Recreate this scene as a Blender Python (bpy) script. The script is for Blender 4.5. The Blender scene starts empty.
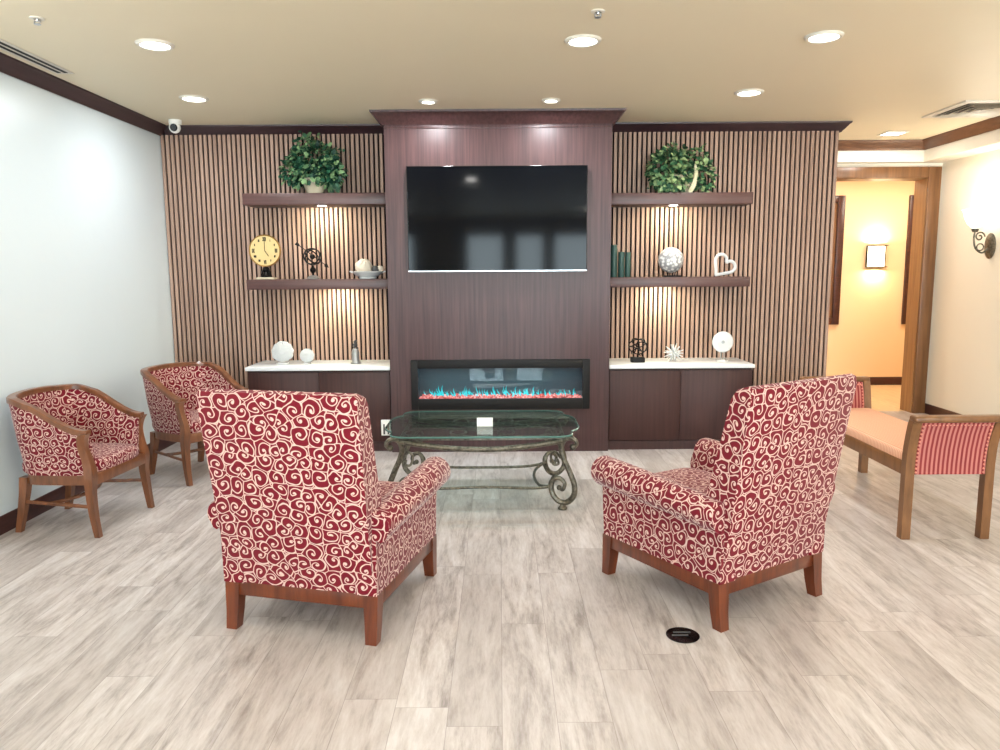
import bpy, bmesh, math, random
from mathutils import Vector, Matrix
random.seed(7)
PI = math.pi
SC = bpy.context.scene
COL = SC.collection

# ------------------------------------------------------------------ materials
def lin(c):
    c = c / 255.0
    return c / 12.92 if c <= 0.04045 else ((c + 0.055) / 1.055) ** 2.4
def rgb(r, g, b): return (lin(r), lin(g), lin(b), 1.0)

def mat(name, col, rough=0.5, metal=0.0, spec=0.5, **kw):
    m = bpy.data.materials.new(name); m.use_nodes = True
    b = m.node_tree.nodes['Principled BSDF']
    b.inputs['Base Color'].default_value = col
    b.inputs['Roughness'].default_value = rough
    b.inputs['Metallic'].default_value = metal
    b.inputs['Specular IOR Level'].default_value = spec
    for k, v in kw.items(): b.inputs[k.replace('_', ' ')].default_value = v
    return m
def N(m, t, **props):
    n = m.node_tree.nodes.new(t)
    for k, v in props.items(): setattr(n, k, v)
    return n
def L(m, a, b): m.node_tree.links.new(a, b)
def math_node(m, op, a, b=None, clamp=False):
    n = N(m, 'ShaderNodeMath', operation=op); n.use_clamp = clamp
    for i, v in enumerate((a, b)):
        if v is None: continue
        if isinstance(v, (int, float)): n.inputs[i].default_value = v
        else: L(m, v, n.inputs[i])
    return n.outputs[0]
def mix(m, fac, a, b):
    n = N(m, 'ShaderNodeMix', data_type='RGBA')
    if isinstance(fac, (int, float)): n.inputs[0].default_value = fac
    else: L(m, fac, n.inputs[0])
    for i, v in ((6, a), (7, b)):
        if isinstance(v, tuple): n.inputs[i].default_value = v
        else: L(m, v, n.inputs[i])
    return n.outputs[2]
def noise(m, vec, scale, detail=3, rough=0.5):
    n = N(m, 'ShaderNodeTexNoise'); n.inputs['Scale'].default_value = scale
    n.inputs['Detail'].default_value = detail; n.inputs['Roughness'].default_value = rough
    if vec is not None: L(m, vec, n.inputs['Vector'])
    return n
def coords(m, kind='Object', scale=(1, 1, 1), rot=(0, 0, 0)):
    t = N(m, 'ShaderNodeTexCoord'); mp = N(m, 'ShaderNodeMapping')
    mp.inputs['Scale'].default_value = scale; mp.inputs['Rotation'].default_value = rot
    L(m, t.outputs[kind], mp.inputs['Vector']); return mp.outputs[0]
def ramp(m, fac, stops):
    n = N(m, 'ShaderNodeValToRGB'); e = n.color_ramp.elements
    while len(e) < len(stops): e.new(0.5)
    for q, (p, c) in zip(e, stops): q.position = p; q.color = c
    L(m, fac, n.inputs[0]); return n.outputs[0]
def bsdf(m): return m.node_tree.nodes['Principled BSDF']

def wood(name, dark, light, scale=(25, 25, 1.2), rough=0.4, spec=0.5, kind='Object', coat=0.0):
    m = mat(name, light, rough, spec=spec)
    v = coords(m, kind, scale)
    n = noise(m, v, 1.6, 5, 0.6)
    L(m, ramp(m, n.outputs[0], [(0.3, dark), (0.7, light)]), bsdf(m).inputs['Base Color'])
    if coat: bsdf(m).inputs['Coat Weight'].default_value = coat
    return m
def plaster(name, col, rough=0.6, bump=0.04, spec=0.4, var=0.03):
    m = mat(name, col, rough, spec=spec)
    v = coords(m)
    n = noise(m, v, 1.3, 4)
    d = tuple(c * (1 - var * 2) for c in col[:3]) + (1,)
    L(m, mix(m, n.outputs[0], d, col), bsdf(m).inputs['Base Color'])
    b = N(m, 'ShaderNodeBump'); b.inputs['Strength'].default_value = bump; b.inputs['Distance'].default_value = 0.02
    n2 = noise(m, v, 14, 4); L(m, n2.outputs[0], b.inputs['Height']); L(m, b.outputs[0], bsdf(m).inputs['Normal'])
    return m
def emit(name, col, strength):
    m = mat(name, col); b = bsdf(m)
    b.inputs['Emission Color'].default_value = col; b.inputs['Emission Strength'].default_value = strength
    return m

def plank_floor(name, cols, w=0.18, l=1.22, grain=0.45, rough=0.38):
    m = mat(name, cols[0], rough, spec=0.4)
    t = N(m, 'ShaderNodeTexCoord'); sep = N(m, 'ShaderNodeSeparateXYZ'); L(m, t.outputs['Object'], sep.inputs[0])
    u = math_node(m, 'DIVIDE', sep.outputs[0], w); row = math_node(m, 'FLOOR', u); fu = math_node(m, 'FRACT', u)
    wn = N(m, 'ShaderNodeTexWhiteNoise', noise_dimensions='1D'); L(m, row, wn.inputs['W'])
    v = math_node(m, 'ADD', math_node(m, 'DIVIDE', sep.outputs[1], l), wn.outputs['Value']); cel = math_node(m, 'FLOOR', v); fv = math_node(m, 'FRACT', v)
    cb = N(m, 'ShaderNodeCombineXYZ'); L(m, row, cb.inputs[0]); L(m, cel, cb.inputs[1])
    wp = N(m, 'ShaderNodeTexWhiteNoise', noise_dimensions='2D'); L(m, cb.outputs[0], wp.inputs['Vector']); pid = wp.outputs['Value']
    eu = math_node(m, 'MULTIPLY', math_node(m, 'SUBTRACT', 0.5, math_node(m, 'ABSOLUTE', math_node(m, 'SUBTRACT', fu, 0.5))), w)
    ev = math_node(m, 'MULTIPLY', math_node(m, 'SUBTRACT', 0.5, math_node(m, 'ABSOLUTE', math_node(m, 'SUBTRACT', fv, 0.5))), l)
    seam = math_node(m, 'LESS_THAN', math_node(m, 'MINIMUM', eu, ev), 0.0012)
    cmb = N(m, 'ShaderNodeCombineXYZ')
    L(m, math_node(m, 'MULTIPLY', sep.outputs[0], 8.0), cmb.inputs[0]); L(m, math_node(m, 'MULTIPLY', sep.outputs[1], 1.15), cmb.inputs[1])
    L(m, math_node(m, 'MULTIPLY', pid, 61.0), cmb.inputs[2])
    g1 = noise(m, cmb.outputs[0], 1.3, 6, 0.62); g1.inputs['Distortion'].default_value = 1.2
    g2 = noise(m, cmb.outputs[0], 7.0, 4, 0.75)
    f = math_node(m, 'ADD', math_node(m, 'MULTIPLY', g1.outputs[0], 0.62), math_node(m, 'MULTIPLY', g2.outputs[0], 0.38))
    c = ramp(m, f, [(0.34, cols[1]), (0.5, cols[0]), (0.64, cols[2])])
    c2 = mix(m, math_node(m, 'MULTIPLY', pid, grain), c, cols[3])
    L(m, mix(m, math_node(m, 'MULTIPLY', seam, 0.5), c2, cols[4]), bsdf(m).inputs['Base Color'])
    L(m, math_node(m, 'ADD', math_node(m, 'MULTIPLY', g1.outputs[0], 0.18), rough - 0.09), bsdf(m).inputs['Roughness'])
    return m

def swirl_fabric(name, scale=15.0):
    red, red2, cream = rgb(94, 9, 24), rgb(112, 16, 33), rgb(204, 172, 162)
    m = mat(name, red, 0.85, spec=0.2)
    b = bsdf(m); b.inputs['Sheen Weight'].default_value = 0.25; b.inputs['Sheen Roughness'].default_value = 0.4
    uv = N(m, 'ShaderNodeTexCoord').outputs['UV']
    nz = noise(m, uv, 16, 1)
    sub = N(m, 'ShaderNodeVectorMath', operation='SUBTRACT'); L(m, nz.outputs['Color'], sub.inputs[0]); sub.inputs[1].default_value = (0.5, 0.5, 0.5)
    sc = N(m, 'ShaderNodeVectorMath', operation='SCALE'); L(m, sub.outputs[0], sc.inputs[0]); sc.inputs['Scale'].default_value = 0.03
    add = N(m, 'ShaderNodeVectorMath', operation='ADD'); L(m, uv, add.inputs[0]); L(m, sc.outputs[0], add.inputs[1])
    p = add.outputs[0]
    vo = N(m, 'ShaderNodeTexVoronoi', voronoi_dimensions='2D', feature='F1'); vo.inputs['Scale'].default_value = scale; vo.inputs['Randomness'].default_value = 0.8
    L(m, p, vo.inputs['Vector'])
    ve = N(m, 'ShaderNodeTexVoronoi', voronoi_dimensions='2D', feature='DISTANCE_TO_EDGE'); ve.inputs['Scale'].default_value = scale; ve.inputs['Randomness'].default_value = 0.8
    L(m, p, ve.inputs['Vector'])
    d = N(m, 'ShaderNodeVectorMath', operation='SUBTRACT'); L(m, p, d.inputs[0]); L(m, vo.outputs['Position'], d.inputs[1])
    s = N(m, 'ShaderNodeSeparateXYZ'); L(m, d.outputs[0], s.inputs[0])
    cs = N(m, 'ShaderNodeSeparateColor'); L(m, vo.outputs['Color'], cs.inputs[0])
    hand = math_node(m, 'SUBTRACT', math_node(m, 'MULTIPLY', math_node(m, 'GREATER_THAN', cs.outputs[0], 0.5), 2.0), 1.0)
    th = math_node(m, 'MULTIPLY', math_node(m, 'DIVIDE', math_node(m, 'ARCTAN2', s.outputs[1], s.outputs[0]), 2 * PI), hand)
    r = vo.outputs['Distance']
    A = 2.35
    u = math_node(m, 'ADD', math_node(m, 'ADD', th, math_node(m, 'MULTIPLY', r, A)), cs.outputs[1])
    fr = math_node(m, 'FRACT', u)
    dl = math_node(m, 'ABSOLUTE', math_node(m, 'SUBTRACT', fr, 0.5))
    spiral = math_node(m, 'SUBTRACT', 1.0, math_node(m, 'MULTIPLY', math_node(m, 'SUBTRACT', dl, 0.06), 16.0), True)
    dot = math_node(m, 'SUBTRACT', 1.0, math_node(m, 'MULTIPLY', math_node(m, 'SUBTRACT', r, 0.085), 25.0), True)
    edge = math_node(m, 'SUBTRACT', 1.0, math_node(m, 'MULTIPLY', math_node(m, 'SUBTRACT', ve.outputs['Distance'], 0.012), 30.0), True)
    k = math_node(m, 'MAXIMUM', math_node(m, 'MAXIMUM', spiral, dot), edge)
    weave = noise(m, uv, 500, 2)
    base = mix(m, weave.outputs[0], red, red2)
    L(m, mix(m, k, base, cream), b.inputs['Base Color'])
    bp = N(m, 'ShaderNodeBump'); bp.inputs['Strength'].default_value = 0.25; bp.inputs['Distance'].default_value = 0.002
    L(m, k, bp.inputs['Height']); L(m, bp.outputs[0], b.inputs['Normal'])
    return m

def stripe_fabric(name, a, bcol, freq, axis=0, spec=0.15):
    m = mat(name, a, 0.85, spec=spec)
    uv = N(m, 'ShaderNodeTexCoord').outputs['UV']
    s = N(m, 'ShaderNodeSeparateXYZ'); L(m, uv, s.inputs[0])
    w = math_node(m, 'SINE', math_node(m, 'MULTIPLY', s.outputs[axis], freq * 2 * PI))
    k = math_node(m, 'ADD', math_node(m, 'MULTIPLY', w, 1.2), 0.5, True)
    L(m, mix(m, k, a, bcol), bsdf(m).inputs['Base Color'])
    return m

M = {}
M['floor'] = plank_floor('floor_planks', [rgb(186, 178, 175), rgb(132, 123, 119), rgb(208, 203, 202), rgb(150, 141, 137), rgb(108, 99, 95)])
M['hall_floor'] = plank_floor('hall_floor_planks', [rgb(206, 182, 142), rgb(186, 158, 118), rgb(220, 198, 160), rgb(196, 168, 128), rgb(150, 124, 88)])
M['wall_cool'] = plaster('pale_grey_wall', rgb(212, 222, 226), 0.35, 0.05)
M['wall_cream'] = plaster('cream_wall', rgb(228, 222, 208), 0.45)
M['wall_gold'] = plaster('golden_wall', rgb(232, 206, 168), 0.6)
M['wall_tan'] = plaster('tan_wall', rgb(206, 192, 168), 0.6)
M['ceiling'] = plaster('tan_ceiling', rgb(231, 219, 192), 0.5, 0.03)
M['panel'] = wood('mahogany_panel', rgb(50, 30, 30), rgb(78, 51, 51), (30, 30, 0.9), 0.38, 0.35)
M['cabinet'] = wood('dark_mahogany', rgb(50, 27, 25), rgb(68, 40, 37), (30, 30, 0.9), 0.5, 0.35)
M['shelf'] = wood('shelf_mahogany', rgb(66, 40, 37), rgb(88, 57, 53), (1.2, 25, 25), 0.4)
M['crown'] = wood('crown_mahogany', rgb(42, 25, 29), rgb(60, 38, 42), (4, 4, 30), 0.4)
M['crown_brown'] = wood('crown_brown', rgb(84, 54, 36), rgb(112, 76, 54), (4, 4, 30), 0.4)
M['base'] = wood('baseboard_dark', rgb(50, 26, 24), rgb(72, 40, 36), (3, 3, 30), 0.35)
M['casing'] = wood('door_casing', rgb(92, 60, 34), rgb(128, 88, 54), (20, 20, 1.2), 0.35)
M['jamb'] = wood('door_jamb_lit', rgb(124, 88, 54), rgb(160, 120, 80), (20, 20, 1.2), 0.35)  # wood made lighter than the casing to paint in hall light on the reveal
M['slat'] = wood('slat_walnut', rgb(138, 110, 96), rgb(184, 154, 137), (24, 24, 0.6), 0.55, 0.3)
M['slat_back'] = mat('slat_felt', rgb(22, 18, 18), 0.9, spec=0.1)
M['stone'] = plaster('white_quartz', rgb(222, 226, 228), 0.15, 0.0, var=0.02)
M['cherry'] = wood('cherry_wood', rgb(70, 28, 12), rgb(108, 50, 22), (14, 14, 2), 0.28, coat=0.2)
M['brown_wood'] = wood('brown_wood', rgb(88, 52, 32), rgb(126, 78, 50), (14, 14, 3), 0.28, coat=0.2)
M['bench_wood'] = wood('bench_wood', rgb(98, 64, 36), rgb(130, 88, 54), (14, 14, 3), 0.35)
M['fabric'] = swirl_fabric('red_swirl_fabric', 17.0)
M['fabric_tub'] = swirl_fabric('red_swirl_fabric_small', 19.0)
M['stripe'] = stripe_fabric('red_stripe_fabric', rgb(128, 50, 52), rgb(178, 112, 104), 42)
M['seat_stripe'] = stripe_fabric('peach_stripe_fabric', rgb(206, 150, 122), rgb(224, 178, 148), 60)
M['black'] = mat('black_gloss', rgb(8, 8, 10), 0.12)
M['black_matte'] = mat('black_matte', rgb(16, 15, 16), 0.6, spec=0.3)
M['screen'] = mat('tv_screen', rgb(3, 4, 8), 0.07, spec=0.1)
M['silver'] = mat('silver', rgb(190, 192, 196), 0.3, 1.0)
M['bronze'] = wood('antique_bronze', rgb(62, 58, 50), rgb(126, 119, 106), (30, 30, 30), 0.42); bsdf(M['bronze']).inputs['Metallic'].default_value = 0.7
M['iron'] = mat('dark_iron', rgb(30, 28, 28), 0.4, 0.8)
M['white'] = mat('white_plastic', rgb(236, 236, 232), 0.4)
M['trim_white'] = mat('light_trim', rgb(222, 216, 204), 0.35)
M['ceramic'] = plaster('white_ceramic', rgb(206, 208, 208), 0.35, 0.3)
M['cream_pot'] = plaster('cream_pot', rgb(206, 194, 168), 0.6, 0.2, var=0.1)
M['gold_face'] = plaster('gold_face', rgb(216, 190, 130), 0.5, 0.0, var=0.12)
M['green_wax'] = mat('green_wax', rgb(40, 72, 66), 0.5)
M['pewter'] = mat('pewter', rgb(150, 150, 148), 0.35, 0.6)
M['shell'] = plaster('shell', rgb(226, 212, 194), 0.5, 0.3, var=0.12)
M['dark_stone'] = mat('dark_stone', rgb(64, 62, 62), 0.5)
M['lens'] = emit('lamp_lens', (1.0, 0.99, 0.97, 1), 9.0)
M['shade_glow'] = emit('sconce_shade_glow', (1.0, 0.93, 0.78, 1), 5.0)
M['hall_glow'] = emit('hall_shade_glow', (1.0, 0.86, 0.58, 1), 4.0)
M['flame'] = emit('cyan_flame', rgb(30, 200, 205), 0.9)
M['ember'] = None
M['fire_back'] = mat('firebox_lining', rgb(84, 104, 110), 0.6)
M['nailhead'] = mat('nailhead', rgb(206, 130, 110), .5)
def glass(name, tint, rough=0.0):
    m = bpy.data.materials.new(name); m.use_nodes = True
    nt = m.node_tree; nt.nodes.clear()
    o = N(m, 'ShaderNodeOutputMaterial'); tr = N(m, 'ShaderNodeBsdfTransparent'); tr.inputs[0].default_value = tint
    gl = N(m, 'ShaderNodeBsdfGlossy'); gl.inputs['Roughness'].default_value = rough
    fz = N(m, 'ShaderNodeFresnel'); g = N(m, 'ShaderNodeNewGeometry')
    L(m, math_node(m, 'SUBTRACT', 1.5, math_node(m, 'MULTIPLY', g.outputs['Backfacing'], 1.5 - 1 / 1.5)), fz.inputs['IOR'])
    mx = N(m, 'ShaderNodeMixShader'); L(m, fz.outputs[0], mx.inputs[0]); L(m, tr.outputs[0], mx.inputs[1]); L(m, gl.outputs[0], mx.inputs[2])
    L(m, mx.outputs[0], o.inputs[0]); return m
M['glass'] = glass('clear_glass', (0.96, 0.98, 0.98, 1))
M['fire_glass'] = glass('smoked_glass', (0.8, 0.84, 0.86, 1), 0.02)
M['green_glass'] = glass('green_glass', (0.72, 0.83, 0.81, 1), 0.0)
M['glass_edge'] = mat('glass_edge', rgb(78, 112, 106), 0.1)
def ember_mat():
    m = emit('ember_bed', rgb(240, 110, 100), 0.9)
    v = coords(m, 'Object', (30, 30, 30)); n = noise(m, v, 1.5, 4, 0.7)
    c = ramp(m, n.outputs[0], [(0.35, rgb(70, 30, 34)), (0.5, rgb(226, 96, 84)), (0.66, rgb(255, 214, 206))])
    L(m, c, bsdf(m).inputs['Base Color']); L(m, c, bsdf(m).inputs['Emission Color']); return m
M['ember'] = ember_mat()
def leaf_mat(name, a, b, c):
    m = mat(name, a, 0.5, spec=0.3)
    g = N(m, 'ShaderNodeNewGeometry')
    L(m, ramp(m, g.outputs['Random Per Island'], [(0.0, a), (0.55, b), (0.9, c)]), bsdf(m).inputs['Base Color'])
    return m
M['ivy'] = leaf_mat('ivy_leaf', rgb(14, 44, 34), rgb(36, 82, 58), rgb(120, 150, 104))
M['ivy_light'] = leaf_mat('variegated_leaf', rgb(18, 50, 36), rgb(58, 100, 66), rgb(150, 172, 120))
M['stem'] = mat('plant_stem', rgb(84, 92, 56), 0.7)
M['bark'] = mat('pot_stone', rgb(214, 206, 170), 0.7)

# ------------------------------------------------------------------ mesh helpers
def B(): return bmesh.new()
def tf(loc=(0, 0, 0), rot=None, scale=(1, 1, 1)):
    m = Matrix.Translation(loc)
    if rot is not None:
        m = m @ (rot if isinstance(rot, Matrix) else Matrix.Rotation(rot[2], 4, 'Z') @ Matrix.Rotation(rot[1], 4, 'Y') @ Matrix.Rotation(rot[0], 4, 'X'))
    return m @ Matrix.Diagonal((*scale, 1))
def merge(bm, src, mtx=None):
    me = bpy.data.meshes.new('tmp'); src.to_mesh(me); src.free()
    if mtx is not None: me.transform(mtx)
    bm.from_mesh(me); bpy.data.meshes.remove(me)
def box(bm, lo, hi, r=0.0, seg=2, mtx=None):
    t = B(); bmesh.ops.create_cube(t, size=1)
    c = [(a + b) / 2 for a, b in zip(lo, hi)]; s = [abs(b - a) for a, b in zip(lo, hi)]
    bmesh.ops.transform(t, matrix=Matrix.Translation(c) @ Matrix.Diagonal((*s, 1)), verts=t.verts)
    if r > 0:
        bmesh.ops.bevel(t, geom=t.edges[:], offset=min(r, min(s) * 0.49), segments=seg, affect='EDGES', profile=0.5)
    merge(bm, t, mtx)
def prism(bm, poly, axis, a, b, r=0.0, seg=2, mtx=None):
    """extrude a 2D polygon: axis 'x' -> (y,z), 'y' -> (x,z), 'z' -> (x,y)"""
    def P(p, h): return {'x': (h, p[0], p[1]), 'y': (p[0], h, p[1]), 'z': (p[0], p[1], h)}[axis]
    t = B()
    v0 = [t.verts.new(P(p, a)) for p in poly]; v1 = [t.verts.new(P(p, b)) for p in poly]
    n = len(poly)
    t.faces.new(v0); t.faces.new(v1[::-1])
    for i in range(n): t.faces.new((v0[i], v1[i], v1[(i + 1) % n], v0[(i + 1) % n]))
    bmesh.ops.recalc_face_normals(t, faces=t.faces)
    if r > 0:
        es = [e for e in t.edges if len(e.link_faces) == 2 and e.calc_face_angle(0) > 0.5]
        bmesh.ops.bevel(t, geom=es, offset=r, segments=seg, affect='EDGES', profile=0.5)
    merge(bm, t, mtx)
def cyl(bm, p0, p1, r0, r1=None, n=16):
    tube(bm, [p0, p1], [r0, r0 if r1 is None else r1], n)
def lathe(bm, prof, c=(0, 0, 0), n=24, mtx=None):
    t = B(); rings = []
    for r, z in prof:
        if r < 1e-6: rings.append([t.verts.new((0, 0, z))])
        else: rings.append([t.verts.new((r * math.cos(2 * PI * i / n), r * math.sin(2 * PI * i / n), z)) for i in range(n)])
    for a, b in zip(rings, rings[1:]):
        for i in range(n):
            j = (i + 1) % n
            if len(a) == 1 and len(b) > 1: t.faces.new((a[0], b[j], b[i]))
            elif len(b) == 1 and len(a) > 1: t.faces.new((a[i], a[j], b[0]))
            elif len(a) > 1: t.faces.new((a[i], a[j], b[j], b[i]))
    if len(rings[0]) > 1: t.faces.new(rings[0][::-1])
    if len(rings[-1]) > 1: t.faces.new(rings[-1])
    bmesh.ops.recalc_face_normals(t, faces=t.faces)
    merge(bm, t, Matrix.Translation(c) @ (mtx or Matrix.Identity(4)))
def ball(bm, c, r, sc=(1, 1, 1), n=16):
    t = B(); bmesh.ops.create_uvsphere(t, u_segments=n, v_segments=max(6, n // 2), radius=r)
    merge(bm, t, tf(c, None, sc))
def crom(pts, k=6, closed=False):
    P = [Vector(p) for p in pts]; n = len(P); out = []
    for i in range(n if closed else n - 1):
        g = (lambda j: P[j % n]) if closed else (lambda j: P[max(0, min(n - 1, j))])
        a, b, c, d = g(i - 1), g(i), g(i + 1), g(i + 2)
        for s in range(k):
            t = s / k
            out.append(0.5 * ((2 * b) + (c - a) * t + (2 * a - 5 * b + 4 * c - d) * t * t + (3 * b - a - 3 * c + d) * t ** 3))
    if not closed: out.append(P[-1])
    return out
def tube(bm, pts, r, n=8, closed=False, flat=1.0, up=None):
    P = [Vector(p) for p in pts]; m = len(P)
    R = r if isinstance(r, (list, tuple)) else [r] * m
    rings = []; nrm = None
    for i in range(m):
        if closed: d = (P[(i + 1) % m] - P[i - 1])
        else: d = P[min(i + 1, m - 1)] - P[max(i - 1, 0)]
        d.normalize()
        if up is not None:
            nrm = Vector(up) - d * d.dot(Vector(up)); nrm.normalize()
        elif nrm is None:
            h = Vector((0, 0, 1)) if abs(d.z) < 0.9 else Vector((1, 0, 0))
            nrm = (h - d * d.dot(h)).normalized()
        else:
            nrm = (nrm - d * d.dot(nrm)).normalized()
        bi = d.cross(nrm)
        rings.append([bm.verts.new(P[i] + (nrm * math.cos(2 * PI * k / n) + bi * math.sin(2 * PI * k / n) * flat) * R[i]) for k in range(n)])
    fs = []
    for i in range(m if closed else m - 1):
        a, b = rings[i], rings[(i + 1) % m]
        for k in range(n): fs.append(bm.faces.new((a[k], a[(k + 1) % n], b[(k + 1) % n], b[k])))
    if not closed: fs.append(bm.faces.new(rings[0][::-1])); fs.append(bm.faces.new(rings[-1]))
    bmesh.ops.recalc_face_normals(bm, faces=fs)
def loft(bm, secs, closed_sec=True, cap=True):
    """secs: list of equal-length point lists"""
    t = B()
    rs = [[t.verts.new(p) for p in s] for s in secs]; n = len(rs[0])
    for a, b in zip(rs, rs[1:]):
        for k in range(n if closed_sec else n - 1): t.faces.new((a[k], a[(k + 1) % n], b[(k + 1) % n], b[k]))
    if cap and closed_sec: t.faces.new(rs[0][::-1]); t.faces.new(rs[-1])
    bmesh.ops.recalc_face_normals(t, faces=t.faces)
    merge(bm, t)
def mould(bm, path, prof, closed=False):
    """sweep profile [(out, z)] along a plan path [(x,y)]; out is to the LEFT of travel, mitred"""
    P = [Vector(p) for p in path]; m = len(P); secs = []
    for i in range(m):
        d0 = (P[i] - P[i - 1]).normalized() if i > 0 or closed else None
        d1 = (P[(i + 1) % m] - P[i]).normalized() if i < m - 1 or closed else None
        if d0 is None: d0 = d1
        if d1 is None: d1 = d0
        n0, n1 = Vector((-d0.y, d0.x)), Vector((-d1.y, d1.x))
        b = (n0 + n1).normalized(); b = b / max(0.3, b.dot(n0))
        secs.append([(P[i].x + b.x * o, P[i].y + b.y * o, z) for o, z in prof])
    if closed: secs.append(secs[0])
    loft(bm, secs, True, not closed)
def pillow(bm, c, half, e=0.35, n=20, puff=0.0, mtx=None):
    """superellipsoid cushion"""
    def sp(v, p): return math.copysign(abs(v) ** p, v)
    t = B(); rings = []
    for i in range(n + 1):
        ph = -PI / 2 + PI * i / n
        cz, sz = sp(math.cos(ph), e), sp(math.sin(ph), 0.6)
        if i in (0, n): rings.append([t.verts.new((0, 0, half[2] * (1 if i else -1)))]); continue
        rings.append([t.verts.new((half[0] * cz * sp(math.cos(2 * PI * k / (2 * n)), e), half[1] * cz * sp(math.sin(2 * PI * k / (2 * n)), e), half[2] * sz)) for k in range(2 * n)])
    for a, b in zip(rings, rings[1:]):
        for k in range(2 * n):
            j = (k + 1) % (2 * n)
            if len(a) == 1: t.faces.new((a[0], b[j], b[k]))
            elif len(b) == 1: t.faces.new((a[k], a[j], b[0]))
            else: t.faces.new((a[k], a[j], b[j], b[k]))
    bmesh.ops.recalc_face_normals(t, faces=t.faces)
    merge(bm, t, Matrix.Translation(c) @ (mtx or Matrix.Identity(4)))

def uvbox(me):
    uv = me.uv_layers.new(name='UVMap')
    for p in me.polygons:
        n = p.normal; a = max(range(3), key=lambda i: abs(n[i]))
        for li in p.loop_indices:
            v = me.vertices[me.loops[li].vertex_index].co
            q = ((v.y, v.z), (v.x, v.z), (v.x, v.y))[a]
            uv.data[li].uv = (q[0] + a * 0.37 + (0.21 if n[a] < 0 else 0), q[1] + a * 0.17)
def O(name, bm, m, parent=None, angle=40, uv=False, loc=None):
    me = bpy.data.meshes.new(name)
    bm.to_mesh(me); bm.free()
    for p in me.polygons: p.use_smooth = True
    me.set_sharp_from_angle(angle=math.radians(angle))
    if uv: uvbox(me)
    me.materials.append(m)
    o = bpy.data.objects.new(name, me); COL.objects.link(o)
    if parent is not None: o.parent = parent
    if loc is not None: o.location = loc
    return o
def tag(o, label, cat, group=None):
    o['label'] = label; o['category'] = cat
    if group: o['group'] = group
    return o
def thing(name, label, cat, loc=(0, 0, 0), rotz=0.0, group=None):
    o = bpy.data.objects.new(name, None); COL.objects.link(o)
    o.empty_display_size = 0.1
    o.location = loc; o.rotation_euler = (0, 0, rotz)
    return tag(o, label, cat, group)
def struct(name, bm, m, parent=None, angle=40):
    o = O(name, bm, m, parent, angle)
    if parent is None: o['kind'] = 'structure'
    return o
def kids(o): return [c for c in bpy.data.objects if c.parent == o]
def dup(root, loc, rotz, label):
    r = root.copy(); COL.objects.link(r); r.location = loc; r.rotation_euler = (0, 0, rotz); r['label'] = label
    for ch in kids(root):
        c = ch.copy(); COL.objects.link(c); c.parent = r
        for g in kids(ch):
            d = g.copy(); COL.objects.link(d); d.parent = c
    return r
def lamp(name, kind, loc, power, col=(1, 1, 1), rot=(0, 0, 0), parent=None, **kw):
    d = bpy.data.lights.new(name, kind); d.energy = power; d.color = col
    for k, v in kw.items(): setattr(d, k, v)
    o = bpy.data.objects.new(name, d); COL.objects.link(o); o.location = loc; o.rotation_euler = rot
    if parent is not None: o.parent = parent
    return o

# ------------------------------------------------------------------ the room
ZC = 2.67
XL, XR, YB, YD, YR, YH = -2.83, 4.33, 6.53, 7.52, -5.2, 9.42
b = B(); box(b, (XL - .1, YR - .1, -.08), (XR + .1, YD + .1, 0)); struct('floor', b, M['floor'])
b = B(); box(b, (2.9, YD + .1, -.08), (6.6, YH + .1, 0)); struct('floor_hall', b, M['hall_floor'])
b = B(); box(b, (XL - .1, YR - .1, ZC), (XR + .1, YD + .2, ZC + .1)); struct('ceiling', b, M['ceiling'])
b = B(); box(b, (2.9, YD + .2, ZC), (6.6, YH + .1, ZC + .1)); struct('ceiling_hall', b, M['wall_gold'])
b = B(); box(b, (XL - .1, YR, 0), (XL, YB + .1, ZC)); struct('wall_left', b, M['wall_cool'])
b = B(); box(b, (XL, YB, 0), (2.86, YB + .1, ZC)); struct('wall_back', b, M['wall_cool'])
b = B(); box(b, (2.76, YB + .1, 0), (2.86, YD, ZC)); struct('wall_return', b, M['wall_cream'])
b = B(); box(b, (XR, YR, 0), (XR + .1, YD + .2, ZC)); struct('wall_right', b, M['wall_cream'])
# doorway wall with opening
DX0, DX1, DZ = 3.02, 4.20, 2.345
b = B(); box(b, (2.76, YD, 0), (DX0, YD + .2, ZC)); box(b, (DX1, YD, 0), (XR, YD + .2, ZC)); box(b, (DX0, YD, DZ), (DX1, YD + .2, ZC))
struct('wall_doorway', b, M['wall_cream'])
b = B(); box(b, (2.9, YH, 0), (6.6, YH + .1, ZC)); struct('wall_hall', b, M['wall_gold'])
b = B(); box(b, (2.8, YD + .2, 0), (2.9, YH + .1, ZC)); struct('wall_hall_left', b, M['wall_gold'])
b = B(); box(b, (6.6, YD + .2, 0), (6.7, YH + .1, ZC)); box(b, (XR + .1, YD + .1, 0), (6.6, YD + .2, ZC)); struct('wall_hall_right', b, M['wall_gold'])
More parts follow.
